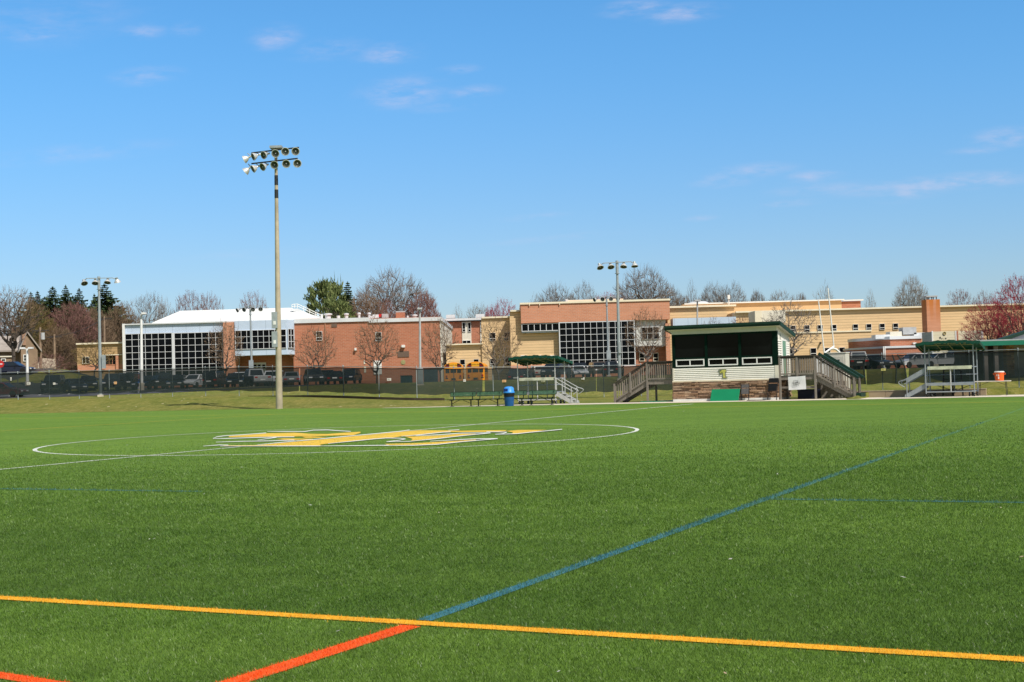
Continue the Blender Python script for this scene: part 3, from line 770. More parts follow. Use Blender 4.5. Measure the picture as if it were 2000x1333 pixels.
b = MB(); b.prism([(-.27, -.35, zf0-.20), (-.27, PD+.38, zr(PD+.38)-.2), (-.27, PD+.38, zr(PD+.38)-.17), (-.27, -.35, zf0-.17)], (PW+.54, 0, 0)); b.build('soffit', OFFW, pb, True)
# gable siding right and left under the slope
for xx in (.0, PW-.02):
    b = MB(); b.prism([(xx, -.03, zroof0-.75), (xx, PD, zroof0-.75), (xx, PD, zr(PD)-.2), (xx, -.03, zr(0)-.2)], (.02+.02, 0, 0)); b.build('gable_wall', SIDING, pb, True)
# door on the right side
d = MB(); d.box(PW-.0, PW+.075, .95, 1.72, 1.38, 3.42); do = d.build('door', mat('sage_door', (.16, .30, .21), .6, .12, 2), pb, True)
d = MB(); d.box(PW+.0, PW+.085, .86, .95, 1.38, 3.5); d.box(PW, PW+.085, 1.72, 1.81, 1.38, 3.5); d.box(PW, PW+.085, .95, 1.72, 3.42, 3.5); d.build('door_frame', WHITE, do, True)
d = MB(); d.tube((PW+.075, 1.62, 2.3), (PW+.13, 1.62, 2.3), .03, .03, 8); d.build('handle', GALV, do, True)
# emblem on the siding: a tall letter with a smaller one tucked at its left
def emb(pts, y, m, name, dy=.012):
    cx, cz = on_v(1413, PBV)-u0, z_at(1413, 731.5, PBV); s = .0298
    b = MB(); b.prism([(cx+(x-1413)*s, y, cz-(z-731.5)*s) for x, z in pts], (0, -dy, 0)); return b.build(name, m, pb, True)
EMY = mat('emblem_yellow', (.52, .50, .12), .6, .12, 8)
emb([(1404.5, 722.2), (1420.5, 721.6), (1421.2, 727), (1419.2, 727.6), (1419.6, 737), (1422.8, 737.4), (1422.8, 739.4), (1412.0, 739.4), (1411.8, 737.2), (1413.0, 736.6), (1412.6, 729.6), (1409.8, 730.2), (1408.5, 733), (1406.2, 731), (1407.2, 727), (1404.8, 725.5)], -.062, mat('emblem_outline', (.20, .22, .16), .6, .1, 8), 'emblem_outline')
em_ = emb([(1408.4, 724.6), (1411, 722.8), (1419.6, 722.6), (1419.4, 726.6), (1417.6, 727.2), (1418, 736.8), (1420.6, 737.2), (1420.6, 738.2), (1413.6, 738.2), (1414.2, 736.6), (1413.8, 728.8), (1411.2, 729), (1409.4, 729.8), (1407.6, 727.6)], -.077, EMY, 'emblem', .01)
emb([(1409.2, 723.2), (1411, 723.4), (1410.6, 725.6), (1409.2, 725.4)], -.09, mat('emblem_dark', (.04, .06, .02), .6, .1, 8), 'emblem_detail', .006)
emb([(1411.2, 727), (1413.2, 727.2), (1412.4, 728.6), (1411.0, 728.4)], -.09, MATS['emblem_dark'], 'emblem_detail', .006)

# ------------------------------------------------------------------ timber decks with stairs
def deck(label, u, v, x0, x1, x2, dz, flip, banner=False, sheath=False):
    # deck from x0 to x1 (beside the box), flight from x1 to x2 at ground; local x along u
    t = field_thing('timber_stair', label, 'wooden stair', u, v)
    s = 1 if x2 > x1 else -1; Y0, Y1 = .15, 1.55; rail = 1.10
    lo, hi = min(x0, x1), max(x0, x1)
    b = MB(); n = int((hi-lo)/.145)
    for i in range(n): b.box(lo+i*(hi-lo)/n+.004, lo+(i+1)*(hi-lo)/n-.004, Y0, Y1, dz-.04, dz)
    b.build('deck_board', WOOD, t, True)
    b = MB(); b.box(lo, hi, Y0-.045, Y0, dz-.26, dz-.01); b.box(lo, hi, Y1, Y1+.045, dz-.26, dz-.01); b.box(lo, lo+.045, Y0, Y1, dz-.26, dz-.045); b.box(hi-.045, hi, Y0, Y1, dz-.26, dz-.045); b.build('rim_joist', WOOD, t, True)
    for xx in (x0+s*.08, x1-s*.06):
        for yy in (Y0-.08, Y1+.08):
            b = MB(); b.cbox((xx, yy, (dz+rail)/2), .105, .105, dz+rail); b.build('post', WOOD, t, True)
    if (hi-lo) > 1.8:
        b = MB(); b.cbox(((lo+hi)/2, Y0-.08, dz+rail/2-.1), .10, .10, rail+.1); b.build('post', WOOD, t, True)
    def balusters(p0, p1, yy, zlo, zhi):
        b = MB(); L = abs(p1[0]-p0[0]); n = max(2, int(L/.135))
        for i in range(n):
            f = (i+.5)/n; x = p0[0]+(p1[0]-p0[0])*f; z = p0[1]+(p1[1]-p0[1])*f
            b.box(x-.02, x+.02, yy-.02, yy+.02, z+zlo, z+zhi)
        b.build('baluster', WOOD, t, True)
    for yy in (Y0-.08, Y1+.08):
        balusters((x0, dz), (x1, dz), yy, .08, rail-.05)
        b = MB(); b.box(lo, hi, yy-.075, yy+.075, dz+rail-.02, dz+rail+.03); b.box(lo, hi, yy-.022, yy+.022, dz+rail-.13, dz+rail-.02); b.build('hand_rail', WOODD, t, True)
        b = MB(); b.box(lo, hi, yy-.022, yy+.022, dz+.03, dz+.12); b.build('bottom_rail', WOOD, t, True)
    # flight
    run = abs(x2-x1); ns = 7; slope = dz/run
    for yy in (Y0-.02, Y1-.03):
        b = MB(); b.prism([(x1, yy, dz-.02), (x1, yy, dz-.36), (x2-s*.32, yy, 0), (x2, yy, 0.0), (x2, yy, .12)], (0, .05, 0)); b.build('stringer', WOOD, t, True)
    b = MB()
    for i in range(ns):
        z = dz*(i+.5)/ns; x = x2-s*run*(i+.9)/ns; b.box(min(x, x+s*.29), max(x, x+s*.29), Y0+.04, Y1-.04, z-.02, z+.02)
    b.build('tread', WOOD, t, True)
    for yy in (Y0-.08, Y1+.08):
        balusters((x2-s*.08, .10), (x1+s*.1, dz), yy, .05, rail-.08)
        b = MB(); b.beam((x1, yy, dz+rail), (x2+s*.12, yy, rail-.02), .14, .045); b.beam((x1, yy, dz+rail-.1), (x2, yy, rail-.1), .04, .09); b.build('hand_rail', WOODD, t, True); b = MB(); b.beam((x1, yy, dz+.02), (x2, yy, .12), .04, .09); b.build('bottom_rail', WOOD, t, True)
        for f in (.03, .52):
            b = MB(); x = x2+(x1-x2)*f; z = dz*f; b.cbox((x, yy-.03, z+rail/2-.02), .10, .10, rail+.06+.06); b.build('post', WOOD, t, True)
    if sheath:
        b = MB()
        for i in range(2):
            yy = Y1+.08 if i else Y0+.05
            b.beam((x1+s*.15, yy, dz+rail+.10), (x2+s*.16, yy, rail+.06), .20, .14)
        b.build('rail_cover', GREENF, t, True)
        b = MB(); b.box(lo+.05, hi-.05, Y0+.0, Y0+.045, .62, .76); b.box(hi-.5, hi+.9, Y1+.1, Y1+.13, .1, .8); b.build('cross_rail', WOOD, t, True)
        b = MB(); b.box(min(x2, x2+s*.3), max(x2, x2+s*.3), Y0-.05, Y1-.2, .0, .30); b.build('bottom_step', GREENF, t, True)
    return t
ul0 = on_v(1198, 77.2); ul1 = on_v(1262, 77.2)
deck('weathered wooden stair climbing to the left side of the press box', u0, 77.2, 0.0, ul1-u0, ul0-u0, 1.33, True)
ur1 = on_v(1595, 77.0); ur2 = on_v(1671, 77.0)
deck('wooden stair with green rail covers right of the press box', u1, 76.95, 0.03, ur1-u1, ur2-u1, 1.40, False, sheath=True)
# things under and on the decks
bn = field_thing('banner', 'white banner with small dark print hung under the right deck rail', 'banner', on_v(1557, 76.9), 76.9)
zb0, zb1 = z_at(1557, 761.5, 76.9), z_at(1557, 735.2, 76.9)
b = MB(); N_ = 12; hw = (on_v(1574.5, 76.9)-on_v(1540.5, 76.9))/2; V = []
for i in range(N_+1):
    for j in range(7):
        f = i/N_; g = j/6; V.append((-hw+2*hw*f+.02*g, -.02-.012*math.sin(f*9+g*3)-.01*math.sin(g*7), zb1+(zb0-zb1)*g+.035*(f-.5)-.02*math.sin(PI*f)*(1-g)))
b.add(V, [(i*7+j, (i+1)*7+j, (i+1)*7+j+1, i*7+j+1) for i in range(N_) for j in range(6)]); b.build('sheet', mat('banner_white', (.70, .71, .72), .7, .05, 6), bn, True, smooth=True)
b = MB(); zc = (zb0+zb1)/2
for (a, c, e, f) in ((-.2, .08, .115, .13), (-.2, -.185, -.1, .13), (-.2, .06, -.1, -.085), (-.12, -.06, -.02, .03), (-.05, .05, .0, .02), (.0, .06, .03, .07), (.07, .085, -.06, .07), (.15, .16, -.08, .05)): b.box(a, c, -.062, -.05, zc+e, zc+f)
b.build('print', DARKM, bn, True)
nb = field_thing('storage_box', 'dark navy covered box stored under the right deck', 'storage box', u1+1.0, 78.0)
b = MB(); b.box(-.15, 1.05, 0, .9, 0, .52); b.box(-.18, 1.08, -.03, .93, .50, .56); b.build('cover', NAVY, nb, True, bevel=.03)
# portable toilets and goal posts behind the stair
def toilet(label, u, v, w, h, m):
    t = field_thing('portable_toilet', label, 'portable toilet', u, v, 0.0)
    b = MB(); b.box(-w/2, w/2, 0, w, .0, h); b.build('cabin', m, t, True, bevel=.03)
    b = MB(); b.box(-w/2-.03, w/2+.03, -.03, w+.03, h, h+.07); b.build('roof', m, t, True, bevel=.02)
    b = MB(); b.box(-w*.38, w*.38, -.03, 0, .12, h-.16); d = b.build('door', m, t, True, bevel=.012)
    b = MB(); b.box(-.16, .16, -.045, -.031, h-.42, h-.36); b.box(w*.25, w*.31, -.06, -.031, h*.48, h*.53); b.build('vent', DARKM, d, True)
vt = 80.2
zt = z_at(1637, 688.5, vt)
toilet('tall beige portable toilet behind the right wooden stair', on_v(1637, vt), vt, 1.02, zt-.07, BEIGE)
toilet('white portable toilet half hidden behind the right stair rail', on_v(1607, vt), vt+.05, 1.0, z_at(1607, 693.5, vt)-.07, WHITE)
sh = field_thing('storage_shed', 'low beige ribbed storage bin under the right stair flight', 'storage bin', on_v(1620, 78.7), 78.75)
b = MB(); b.box(-.75, .9, 0, .6, 0, 1.0); b.build('body', mat('dull_beige', (.36, .33, .27), .7, .1, 2), sh, True)
b = MB()
for i in range(9): b.box(-.72+i*.2, -.66+i*.2, -.03, 0, .04, .98)
b.build('rib', BEIGE, sh, True)
gp_d = 94
gp = thing('goal_post', 'white leaning goal post uprights rising behind the portable toilets', 'goal post', (W(1622, 750, gp_d).x, gp_d, gz(W(1622, 750, gp_d).x, gp_d)))
b = MB(); b.tube(W(1628.6, 677, gp_d), W(1617, 563, gp_d), .045, .04, 8); b.build('upright', WHITE, gp)
b = MB(); b.tube(W(1610.5, 696, gp_d-1.2), W(1598.5, 587, gp_d-1.2), .045, .04, 8); b.build('upright', WHITE, gp)
b = MB(); b.tube(W(1628.6, 677, gp_d), W(1610.5, 690, gp_d-1.2), .06, .06, 8); b.build('crossbar', WHITE, gp)
b = MB(); b.path([W(1607+i*3.9, 698-17*math.sin(PI*min(1, i/10)*.98), gp_d-.4) for i in range(11)]+[Vector((W(1646, 697, gp_d-.4).x, gp_d-.4, gz(W(1646, 697, gp_d).x, gp_d)))], .075, 8); b.build('gooseneck', WHITE, gp)
yp = thing('marker_post', 'yellow marker post beside the beige portable toilet', 'post', tuple(W(1655.5, 762, 94.9)))
b = MB(); p0 = W(1655.5, 762, 94.9); p1 = W(1654.5, 701, 94.9); b.tube(p0, p1, .045, .045, 8); b.lathe([(.045, 0), (.03, .04), (0, .06)], p1, n=8); b.build('tube', mat('post_yellow', (.62, .46, .10), .6, .15, 4), yp)

# ------------------------------------------------------------------ board, chairs, mats by the press box
gb = field_thing('green_board', 'bright green padded board leaning on the stone base of the press box', 'board', on_v(1413.5, 76.4), 76.42)
w_ = (on_v(1441.5, 76.4)-on_v(1385.5, 76.4)); h_ = z_at(1413, 760.6, 76.5)
b = MB(); b.prism([(-w_/2, 0, .0), (-w_/2+.04, .30, h_), (-w_/2+.04, .36, h_), (-w_/2, .06, 0)], (w_-.02, 0, 0)); b.build('panel', GREENV, gb, True, bevel=.012)
def fold_chair(label, u, v, rz, ms, mb, s=1.0):
    t = field_thing('folding_chair', label, 'chair', u, v, 0, 'black folding chairs by the press box', rz)
    W2 = .22*s; y0, y1, H = 0.0, .30, .98*s             # folded flat and leaning back on the wall
    def at(f): return y0+(y1-y0)*f
    b = MB(); b.prism([(-W2, at(.42)-.05, H*.42), (-W2, at(.76)-.05, H*.76), (-W2, at(.76)-.02, H*.76), (-W2, at(.42)-.02, H*.42)], (2*W2, 0, 0)); b.build('seat', ms, t, True, bevel=.012)
    b = MB(); b.prism([(-W2, at(.80)-.02, H*.80), (-W2, at(1)-.03, H*1.0), (-W2, at(1)+.02, H*1.0), (-W2, at(.80)+.01, H*.80)], (2*W2, 0, 0)); b.build('backrest', mb, t, True, bevel=.012)
    for sx in (-1, 1):
        x = sx*(W2+.02)
        b = MB(); b.tube((x, y0, 0), (x, y1, H), .022, .022, 6); b.build('leg', BLACK, t, True)
        b = MB(); b.tube((x*.88, y0+.10, 0), (x*.88, y1-.06, H*.72), .018, .018, 6); b.build('leg', BLACK, t, True)
    b = MB(); b.tube((-W2, at(.2), H*.2), (W2, at(.2), H*.2), .014, .014, 6); b.tube((-W2, at(1.0), H), (W2, at(1.0), H), .022, .022, 6); b.build('stretcher', BLACK, t, True)
SEATG = mat('worn_seat', (.09, .085, .085), .5, .2, 6)
fold_chair('black folding chair with a worn grey seat beside the green board', on_v(1452.5, 76.35), 76.50, .1, SEATG, SEATG, .95)
fold_chair('black chair standing in its own shadow near the right end of the stone base', on_v(1505.5, 76.35), 76.48, -.3, BLACK, BLACK, 1.28)
mt = field_thing('floor_mat', 'flat black mat on the turf below the stone base', 'mat', on_v(1476, 76.1), 76.1)
b = MB(); b.box(-.5, .5, -.2, .25, .0, .05); b.build('pad', BLACK, mt, True, bevel=.01)
m2 = field_thing('floor_mat', 'dark green mat lying under the left deck', 'mat', on_v(1292, 77.5), 77.5)
b = MB(); b.box(-1.3, .9, -.3, .9, .0, .06); b.build('pad', GREENV, m2, True, bevel=.01)
b = MB()

# ------------------------------------------------------------------ benches and bin
def bench(parent_label, u, v, L, grp):
    t = field_thing('bench', parent_label, 'bench', u, v, 0, grp)
    b = MB()
    for i in range(6): b.box(-L/2, L/2, -.20+i*.068, -.145+i*.068, .435, .46)
    b.box(-L/2, L/2, -.215, -.20, .42, .465); b.box(-L/2, L/2, .20, .215, .42, .465); b.build('seat', DGREEN, t, True)
    b = MB()
    for i in range(5):
        z = .655+i*.046; b.box(-L/2+.03, L/2-.03, .235+.015*i, .25+.015*i, z, z+.041)
    b.build('backrest', GREENB, t, True)
    b = MB(); P = [(-L/2+.05, .225, .64), (-L/2, .235, .69), (-L/2, .295, .86), (-L/2+.05, .31, .905), (L/2-.05, .31, .905), (L/2, .295, .86), (L/2, .235, .69), (L/2-.05, .225, .64)]
    b.path(P+[P[0]], .016, 6); b.build('back_frame', DGREEN, t, True)
    for sx in (-1, 1):
        x = sx*(L/2-.23)
        b = MB(); b.box(x-.03, x+.03, -.025, .025, .03, .43); b.box(x-.03, x+.03, -.22, .24, .39, .425); b.box(x-.03, x+.03, -.24, .26, .0, .035); b.box(x-.10, x+.10, -.04, .04, 0, .03); b.build('leg', DGREEN, t, True)
        b = MB(); b.beam((x, .215, .42), (x, .285, .86), .05, .025, (0, 1, 0)); b.build('back_support', DGREEN, t, True)
        b = MB(); b.tube((x, 0, .18), (sx*.12, 0, .415), .016, .016, 6); b.build('brace', DGREEN, t, True)
    return t
BV = 74.75
cuts = [(876, 926.2), (927.8, 978.5), (980.5, 1026), (1030.5, 1084.5)]
lbs = ['green mesh bench at the left end of the row', 'green mesh bench second from the left, just left of the rubbish bin', 'green mesh bench partly hidden behind the rubbish bin', 'green mesh bench at the right end, in front of the canopied stand']
for (a, c), lb in zip(cuts, lbs):
    ua, uc = on_v(a, BV, 785), on_v(c, BV, 785); bench(lb, (ua+uc)/2, BV, uc-ua, 'green benches along the turf edge')
bi = field_thing('rubbish_bin', 'blue rubbish bin with a bright blue domed lid in front of the benches', 'rubbish bin', on_v(996, 74.2, 785), 74.1)
k_ = (z_at(996, 756, 74.1))/1.1
b = MB(); b.lathe([(.25*k_, 0), (.28*k_, .35*k_), (.29*k_, .74*k_)], n=20); b.build('drum', BLUEB, bi, True, smooth=False)
b = MB(); b.lathe([(.292*k_, .54*k_), (.30*k_, .545*k_), (.305*k_, .74*k_), (.29*k_, .745*k_)], n=20); b.build('liner_band', BLACK, bi, True)
b = MB(); b.lathe([(.31*k_, .74*k_), (.325*k_, .75*k_), (.32*k_, .82*k_), (.29*k_, .84*k_), (.285*k_, 1.0*k_), (.24*k_, 1.08*k_), (.14*k_, 1.115*k_), (0, 1.12*k_)], n=20); lid = b.build('lid', BLUEL, bi, True, smooth=True)
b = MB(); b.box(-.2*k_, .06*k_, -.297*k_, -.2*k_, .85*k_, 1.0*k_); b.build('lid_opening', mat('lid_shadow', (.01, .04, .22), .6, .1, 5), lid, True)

# ------------------------------------------------------------------ canopied mobile stands
def stand(label, u, v, side, w, rz=0.0):
    t = field_thing('canopied_stand', label, 'mobile stand', u, v, 0, 'canopied mobile stands', rz)
    h = w/2; A = .032; yf, ybk = -.75, .75; zt_ = .78
    def T(name, segs, m=ALU, r=A, n=8):
        b = MB()
        for p, q in segs: b.tube(p, q, r, r, n)
        return b.build(name, m, t, True)
    for sx in (-1, 1):
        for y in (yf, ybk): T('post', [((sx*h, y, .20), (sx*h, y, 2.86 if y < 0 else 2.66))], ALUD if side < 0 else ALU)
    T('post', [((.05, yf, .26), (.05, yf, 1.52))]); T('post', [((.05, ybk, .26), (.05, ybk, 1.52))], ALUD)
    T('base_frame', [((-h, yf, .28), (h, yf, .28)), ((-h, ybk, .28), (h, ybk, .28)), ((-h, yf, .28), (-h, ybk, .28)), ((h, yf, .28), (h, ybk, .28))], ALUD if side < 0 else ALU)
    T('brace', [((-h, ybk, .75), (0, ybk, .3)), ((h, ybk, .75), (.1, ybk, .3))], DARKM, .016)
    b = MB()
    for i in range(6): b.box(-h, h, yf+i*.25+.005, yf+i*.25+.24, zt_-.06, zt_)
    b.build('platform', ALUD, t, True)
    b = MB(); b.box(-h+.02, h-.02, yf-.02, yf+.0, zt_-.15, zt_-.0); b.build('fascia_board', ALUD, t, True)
    b = MB(); b.box(-h+.12, h-.1, yf-.06, yf-.02, 1.50, 1.68); b.box(-h+.12, h-.1, yf-.02, yf+.22, 1.645, 1.68); b.build('counter_plank', mat('bleacher_plank', (.56, .58, .44), .55, .3, 2.5), t, True)
    T('guard_rail', [((-h, ybk, 1.2), (h, ybk, 1.2)), ((-h, ybk, 1.62), (h, ybk, 1.62)), ((-h, yf, 1.2), (-h, ybk, 1.2)), ((h, yf, 1.2), (h, ybk, 1.2)), ((-h, yf, 1.6), (-h, ybk, 1.6)), ((h, yf, 1.6), (h, ybk, 1.6))], ALUD, .02)
    for sx in (-1, 1):
        for y in (yf+.1, ybk-.1):
            for dx in (-.12, .12):
                wb = MB(); wb.tube((sx*(h-.15)+dx-.03, y, .12), (sx*(h-.15)+dx+.03, y, .12), .12, .12, 14); wh_ = wb.build('wheel', RUBBER, t, True)
                wb = MB(); wb.tube((sx*(h-.15)+dx-.034, y, .12), (sx*(h-.15)+dx+.034, y, .12), .05, .05, 10); wb.build('hub', GALV, wh_, True)
            T('wheel_bracket', [((sx*(h-.15)-.15, y, .12), (sx*(h-.15)+.15, y, .12)), ((sx*(h-.15), y, .12), (sx*(h-.15), y, .28))], DARKM, .02)
    # canopy
    hx, y0, y1 = h+.42, -1.18, 1.18; nx, ny = 40, 10; V = []
    def zc(x, y): return 2.98-.36*(y-y0)/(y1-y0)+.10*math.cos(x/hx*PI/2)+.020*math.sin(x*9)+.010*math.sin(x*23)
    for i in range(nx+1):
        for j in range(ny+1):
            x = -hx+2*hx*i/nx; y = y0+(y1-y0)*j/ny; V.append((x, y, zc(x, y)))
    b = MB(); b.add(V, [(i*(ny+1)+j, (i+1)*(ny+1)+j, (i+1)*(ny+1)+j+1, i*(ny+1)+j+1) for i in range(nx) for j in range(ny)])
    # scalloped valance on all four edges
    def val(pts):
        n = len(pts); o = []
        for i, p in enumerate(pts):
            o.append(p); o.append((p[0], p[1], p[2]-.13-.055*abs(math.sin(i*PI/6))))
        b.add(o, [(2*i, 2*i+1, 2*i+3, 2*i+2) for i in range(n-1)])
    m_ = 78
    val([(-hx+2*hx*i/m_, y0, zc(-hx+2*hx*i/m_, y0)) for i in range(m_+1)]); val([(-hx+2*hx*i/m_, y1, zc(-hx+2*hx*i/m_, y1)) for i in range(m_+1)])
    for x in (-hx, hx): val([(x, y0+(y1-y0)*i/36, zc(x, y0+(y1-y0)*i/36)) for i in range(37)])
    b.build('canopy', GREENC, t, True, recalc=False)
    T('canopy_frame', [((-hx+.05, y0+.05, 2.90), (hx-.05, y0+.05, 2.90)), ((-hx+.05, y1-.05, 2.56), (hx-.05, y1-.05, 2.56)), ((-h, yf, 2.82), (h, yf, 2.82))]+[((x, y0+.05, 2.91), (x, y1-.05, 2.57)) for x in (-hx+.05, -h*.5, 0, h*.5, hx-.05)], mat('frame_gold', (.30, .28, .14), .6, .2, 4), .016, 6)
    # steps at one end
    s = side; xb = s*h; run = 1.15; wy0, wy1 = yf+.08, yf+.98
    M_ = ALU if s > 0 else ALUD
    for y in (wy0, wy1):
        b = MB(); b.prism([(xb, y, zt_+.02), (xb, y, zt_-.26), (xb+s*(run-.22), y, .02), (xb+s*run, y, .02), (xb+s*run, y, .16)], (0, .04, 0)); b.build('stringer', M_, t, True)
    b = MB()
    for i in range(4):
        z = zt_*(4-i)/4-.14; x = xb+s*run*(i+.35)/4; b.box(min(x, x+s*.24), max(x, x+s*.24), wy0+.04, wy1, z-.03, z)
    b.build('tread', M_, t, True)
    for y in (wy0, wy1):
        e = xb+s*run
        T('stair_rail', [((xb, y, 1.62), (e, y, .98)), ((xb, y, 1.38), (e, y, .76))]+[(a, c) for a, c in zip([(e+s*.32*math.sin(PI*i/8)*1.0, y, .98-.40*(i/8)+.06*math.sin(PI*i/8)) for i in range(8)], [(e+s*.32*math.sin(PI*(i+1)/8), y, .98-.40*((i+1)/8)+.06*math.sin(PI*(i+1)/8)) for i in range(8)])], M_, .024)
        T('stair_post', [((e-s*.12, y, .08), (e-s*.12, y, 1.03)), ((xb+s*.04, y, .5), (xb+s*.04, y, 1.64))], M_, .026)
    if s < 0:
        b = MB(); b.prism([(xb, wy0-.02, 1.60), (xb, wy0-.02, 1.36), (xb+s*run*.86, wy0-.02, .86), (xb+s*run*.86, wy0-.02, 1.08)], (0, .02, 0)); b.build('side_panel', ALUD, t, True)
    return t
ua, uc = on_v(1012.5, 77.1, 780), on_v(1084, 77.1, 780); 
stand('mobile stand with green canopy and pale steps on its right, behind the benches', (ua+uc)/2, 77.9, 1, uc-ua+.05)
VS = 76.6
ua, uc = on_v(1809, VS, 770), on_v(1903.5, VS, 770)
stand('mobile stand with green canopy and grey steps on its left', (ua+uc)/2, VS+.75, -1, uc-ua)
for px, lb in ((1851, 'black tall stool behind the right canopied stand, left of the pair'), (1871, 'black tall stool behind the right canopied stand, right of the pair')):
    t = field_thing('tall_stool', lb, 'stool', on_v(px, 78.3), 78.3, .0)
    zt_ = z_at(px, 722, 78.3)
    b = MB(); b.box(-.2, .2, -.15, .15, zt_-.05, zt_); b.build('seat', BLACK, t, True)
    for sx in (-1, 1):
        for sy in (-1, 1): b = MB(); b.tube((sx*.18, sy*.14, zt_-.03), (sx*.26, sy*.2, 0), .022, .022, 6); b.build('leg', BLACK, t, True)
    b = MB()
    for z in (.3, .62, .95): b.tube((-.25+.05*z, -.19, z), (.25-.05*z, -.19, z), .015, .015, 6)
    b.build('rung', BLACK, t, True)

# retaining wall, table and cooler
uw0, uw1 = on_v(1655, 79.0, 775), on_v(1927, 79.0, 770)
rw = field_thing('retaining_wall', 'low concrete retaining wall behind the right stand', 'wall', uw0, 78.85)
b = MB()
nseg = 7; L_ = uw1-uw0
for i in range(nseg): b.box(L_*i/nseg+.006, L_*(i+1)/nseg-.006, 0, .25, -.02, .345)
b.build('wall_block', WALLC, rw, True, bevel=.01)
b = MB()
for i in range(nseg): b.box(L_*i/nseg+.003, L_*(i+1)/nseg-.003, -.02, .28, .345, .385)
b.build('coping', mat('wall_coping', (.45, .37, .28), .9, .15, 2), rw, True)
VT = 77.4
ua, uc = on_v(1904, VT, 745), on_v(1974, VT, 745)
tb = field_thing('folding_table', 'long pale folding table beside the right canopied stand', 'table', (ua+uc)/2, VT)
zt_ = z_at(1940, 744.2, VT); hw = (uc-ua)/2
b = MB(); b.box(-hw, hw, -.37, .37, zt_-.05, zt_); b.build('tabletop', mat('table_top', (.60, .55, .47), .6, .06, 3), tb, True, bevel=.012)
for sx in (-1, 1):
    for y in (-.3, .3):
        b = MB(); b.tube((sx*(hw-.25), y, zt_-.05), (sx*(hw-.20), y, 0), .016, .016, 6); b.build('leg', DARKM, tb, True)
    b = MB(); b.tube((sx*(hw-.23), 0, zt_*.7), (sx*(hw-.75), 0, zt_-.05), .011, .011, 6); b.tube((sx*(hw-.235), -.3, .12), (sx*(hw-.235), .3, .12), .012, .012, 6); b.tube((sx*(hw-.235), -.3, zt_*.7), (sx*(hw-.235), .3, zt_*.7), .012, .012, 6); b.build('brace', DARKM, tb, True)
uk = on_v(1952, VT, 740)
ck = thing('drink_cooler', 'orange drink cooler with a white lid standing on the folding table', 'cooler', tuple(FW(uk, VT, zt_)), -TH)
hc = z_at(1952, 725.3, VT)-zt_
b = MB(); b.lathe([(.215, 0), (.225, .03), (.24, hc*.80), (.255, hc*.82), (.255, hc*.87)], n=24); b.build('body', ORANGEP, ck, True, smooth=False)
b = MB(); b.lathe([(.255, hc*.87), (.265, hc*.88), (.262, hc*.97), (.2, hc), (0, hc)], n=24); b.build('lid', WHITE, ck, True)
for sx in (-1, 1):
    b = MB(); b.path([(sx*.24, 0, hc*.80), (sx*.31, 0, hc*.76), (sx*.31, 0, hc*.66), (sx*.24, 0, hc*.62)], .018, 6); b.build('handle', ORANGEP, ck, True)
b = MB()
def wrap(x, z): a = x/.245; return (math.sin(a)*.243-.04, -math.cos(a)*.243-.004, z)
def dec(pts):
    for (x0, x1, z0, z1) in pts:
        n = 3
        for i in range(n):
            a = x0+(x1-x0)*i/n; c = x0+(x1-x0)*(i+1)/n; b.add([wrap(a, z0), wrap(c, z0), wrap(c, z1), wrap(a, z1)], [(0, 1, 2, 3)])
H_ = hc
dec([(-.09, -.055, H_*.50, H_*.68), (-.055, .05, H_*.655, H_*.69), (-.055, .05, H_*.49, H_*.525), (.02, .055, H_*.525, H_*.60), (-.005, .02, H_*.57, H_*.60)])
b.add([wrap(.06, H_*.46), wrap(.02, H_*.44), wrap(.0, H_*.33), wrap(.03, H_*.33)], [(0, 1, 2, 3)]); b.add([wrap(-.01, H_*.34), wrap(.07, H_*.36), wrap(.05, H_*.18), wrap(.0, H_*.18)], [(0, 1, 2, 3)])
b.build('logo', mat('logo_white', (.78, .72, .68), .5, .05, 9), ck, True, recalc=False)

# ------------------------------------------------------------------ light poles
def dish(parent, c, aim, r, depth, neck=True, shell=REFL):
    aim = Vector(aim).normalized(); c = Vector(c)       # c: rim centre
    b = MB(); prof = [(.0, -depth), (r*.30, -depth*.98), (r*.50, -depth*.80), (r*.74, -depth*.50), (r*.92, -depth*.20), (r, 0), (r*1.04, .012), (r*.98, .02), (r*.86, .014)]
    b.lathe(prof, c, aim, 18, False); o = b.build('lamp_head', shell, parent, smooth=False)
    b = MB(); b.lathe([(r*.86, .012), (r*.62, -r*.12), (r*.30, -r*.30), (.0, -r*.36)], c, aim, 18, False); l = b.build('lens', LENS, o)
    b = MB(); b.lathe([(r*.17, -r*.34), (r*.17, -r*.12), (0, -r*.06)], c, aim, 10); b.build('bulb', POLE, o)
    if neck:
        b = MB(); b.tube(c-aim*depth*.95, c-aim*(depth*1.7), r*.26, r*.22, 10); b.build('ballast', shell, o)
    return o
D0 = 95.0
base = W(545.5, 797.5, D0); base.z = gz(base.x, base.y)
t = thing('stadium_light', 'tall weathered pole with two rows of round floodlights at the left', 'light pole', tuple(base))
def on_axis(px, py): return W(px, py, D0)
top = on_axis(538.7, 289)
b = MB(); NSEG = 14; mid = []
for i in range(NSEG):
    f0, f1 = i/NSEG, (i+1)/NSEG
    r0, r1 = .245-.145*f0, .245-.145*f1
    b.tube(base+(top-base)*f0, base+(top-base)*f1, r0, r1, 14, False)
b.build('pole', WOODP, t, smooth=True)
b = MB()
for (a, c) in ((343, 362), (371, 387.5)):
    for k in range(6):
        f0 = (a+(c-a)*k/6-289)/508.5; f1 = (a+(c-a)*(k+1)/6-289)/508.5; p = top.lerp(base, f0); q = top.lerp(base, f1); b.tube(p, q, .100+.145*f0+.012, .100+.145*f1+.012, 14, False)
b.build('dark_sleeve', DARKM, t, smooth=True)
arm = Vector((.905, -.425, 0)).normalized()
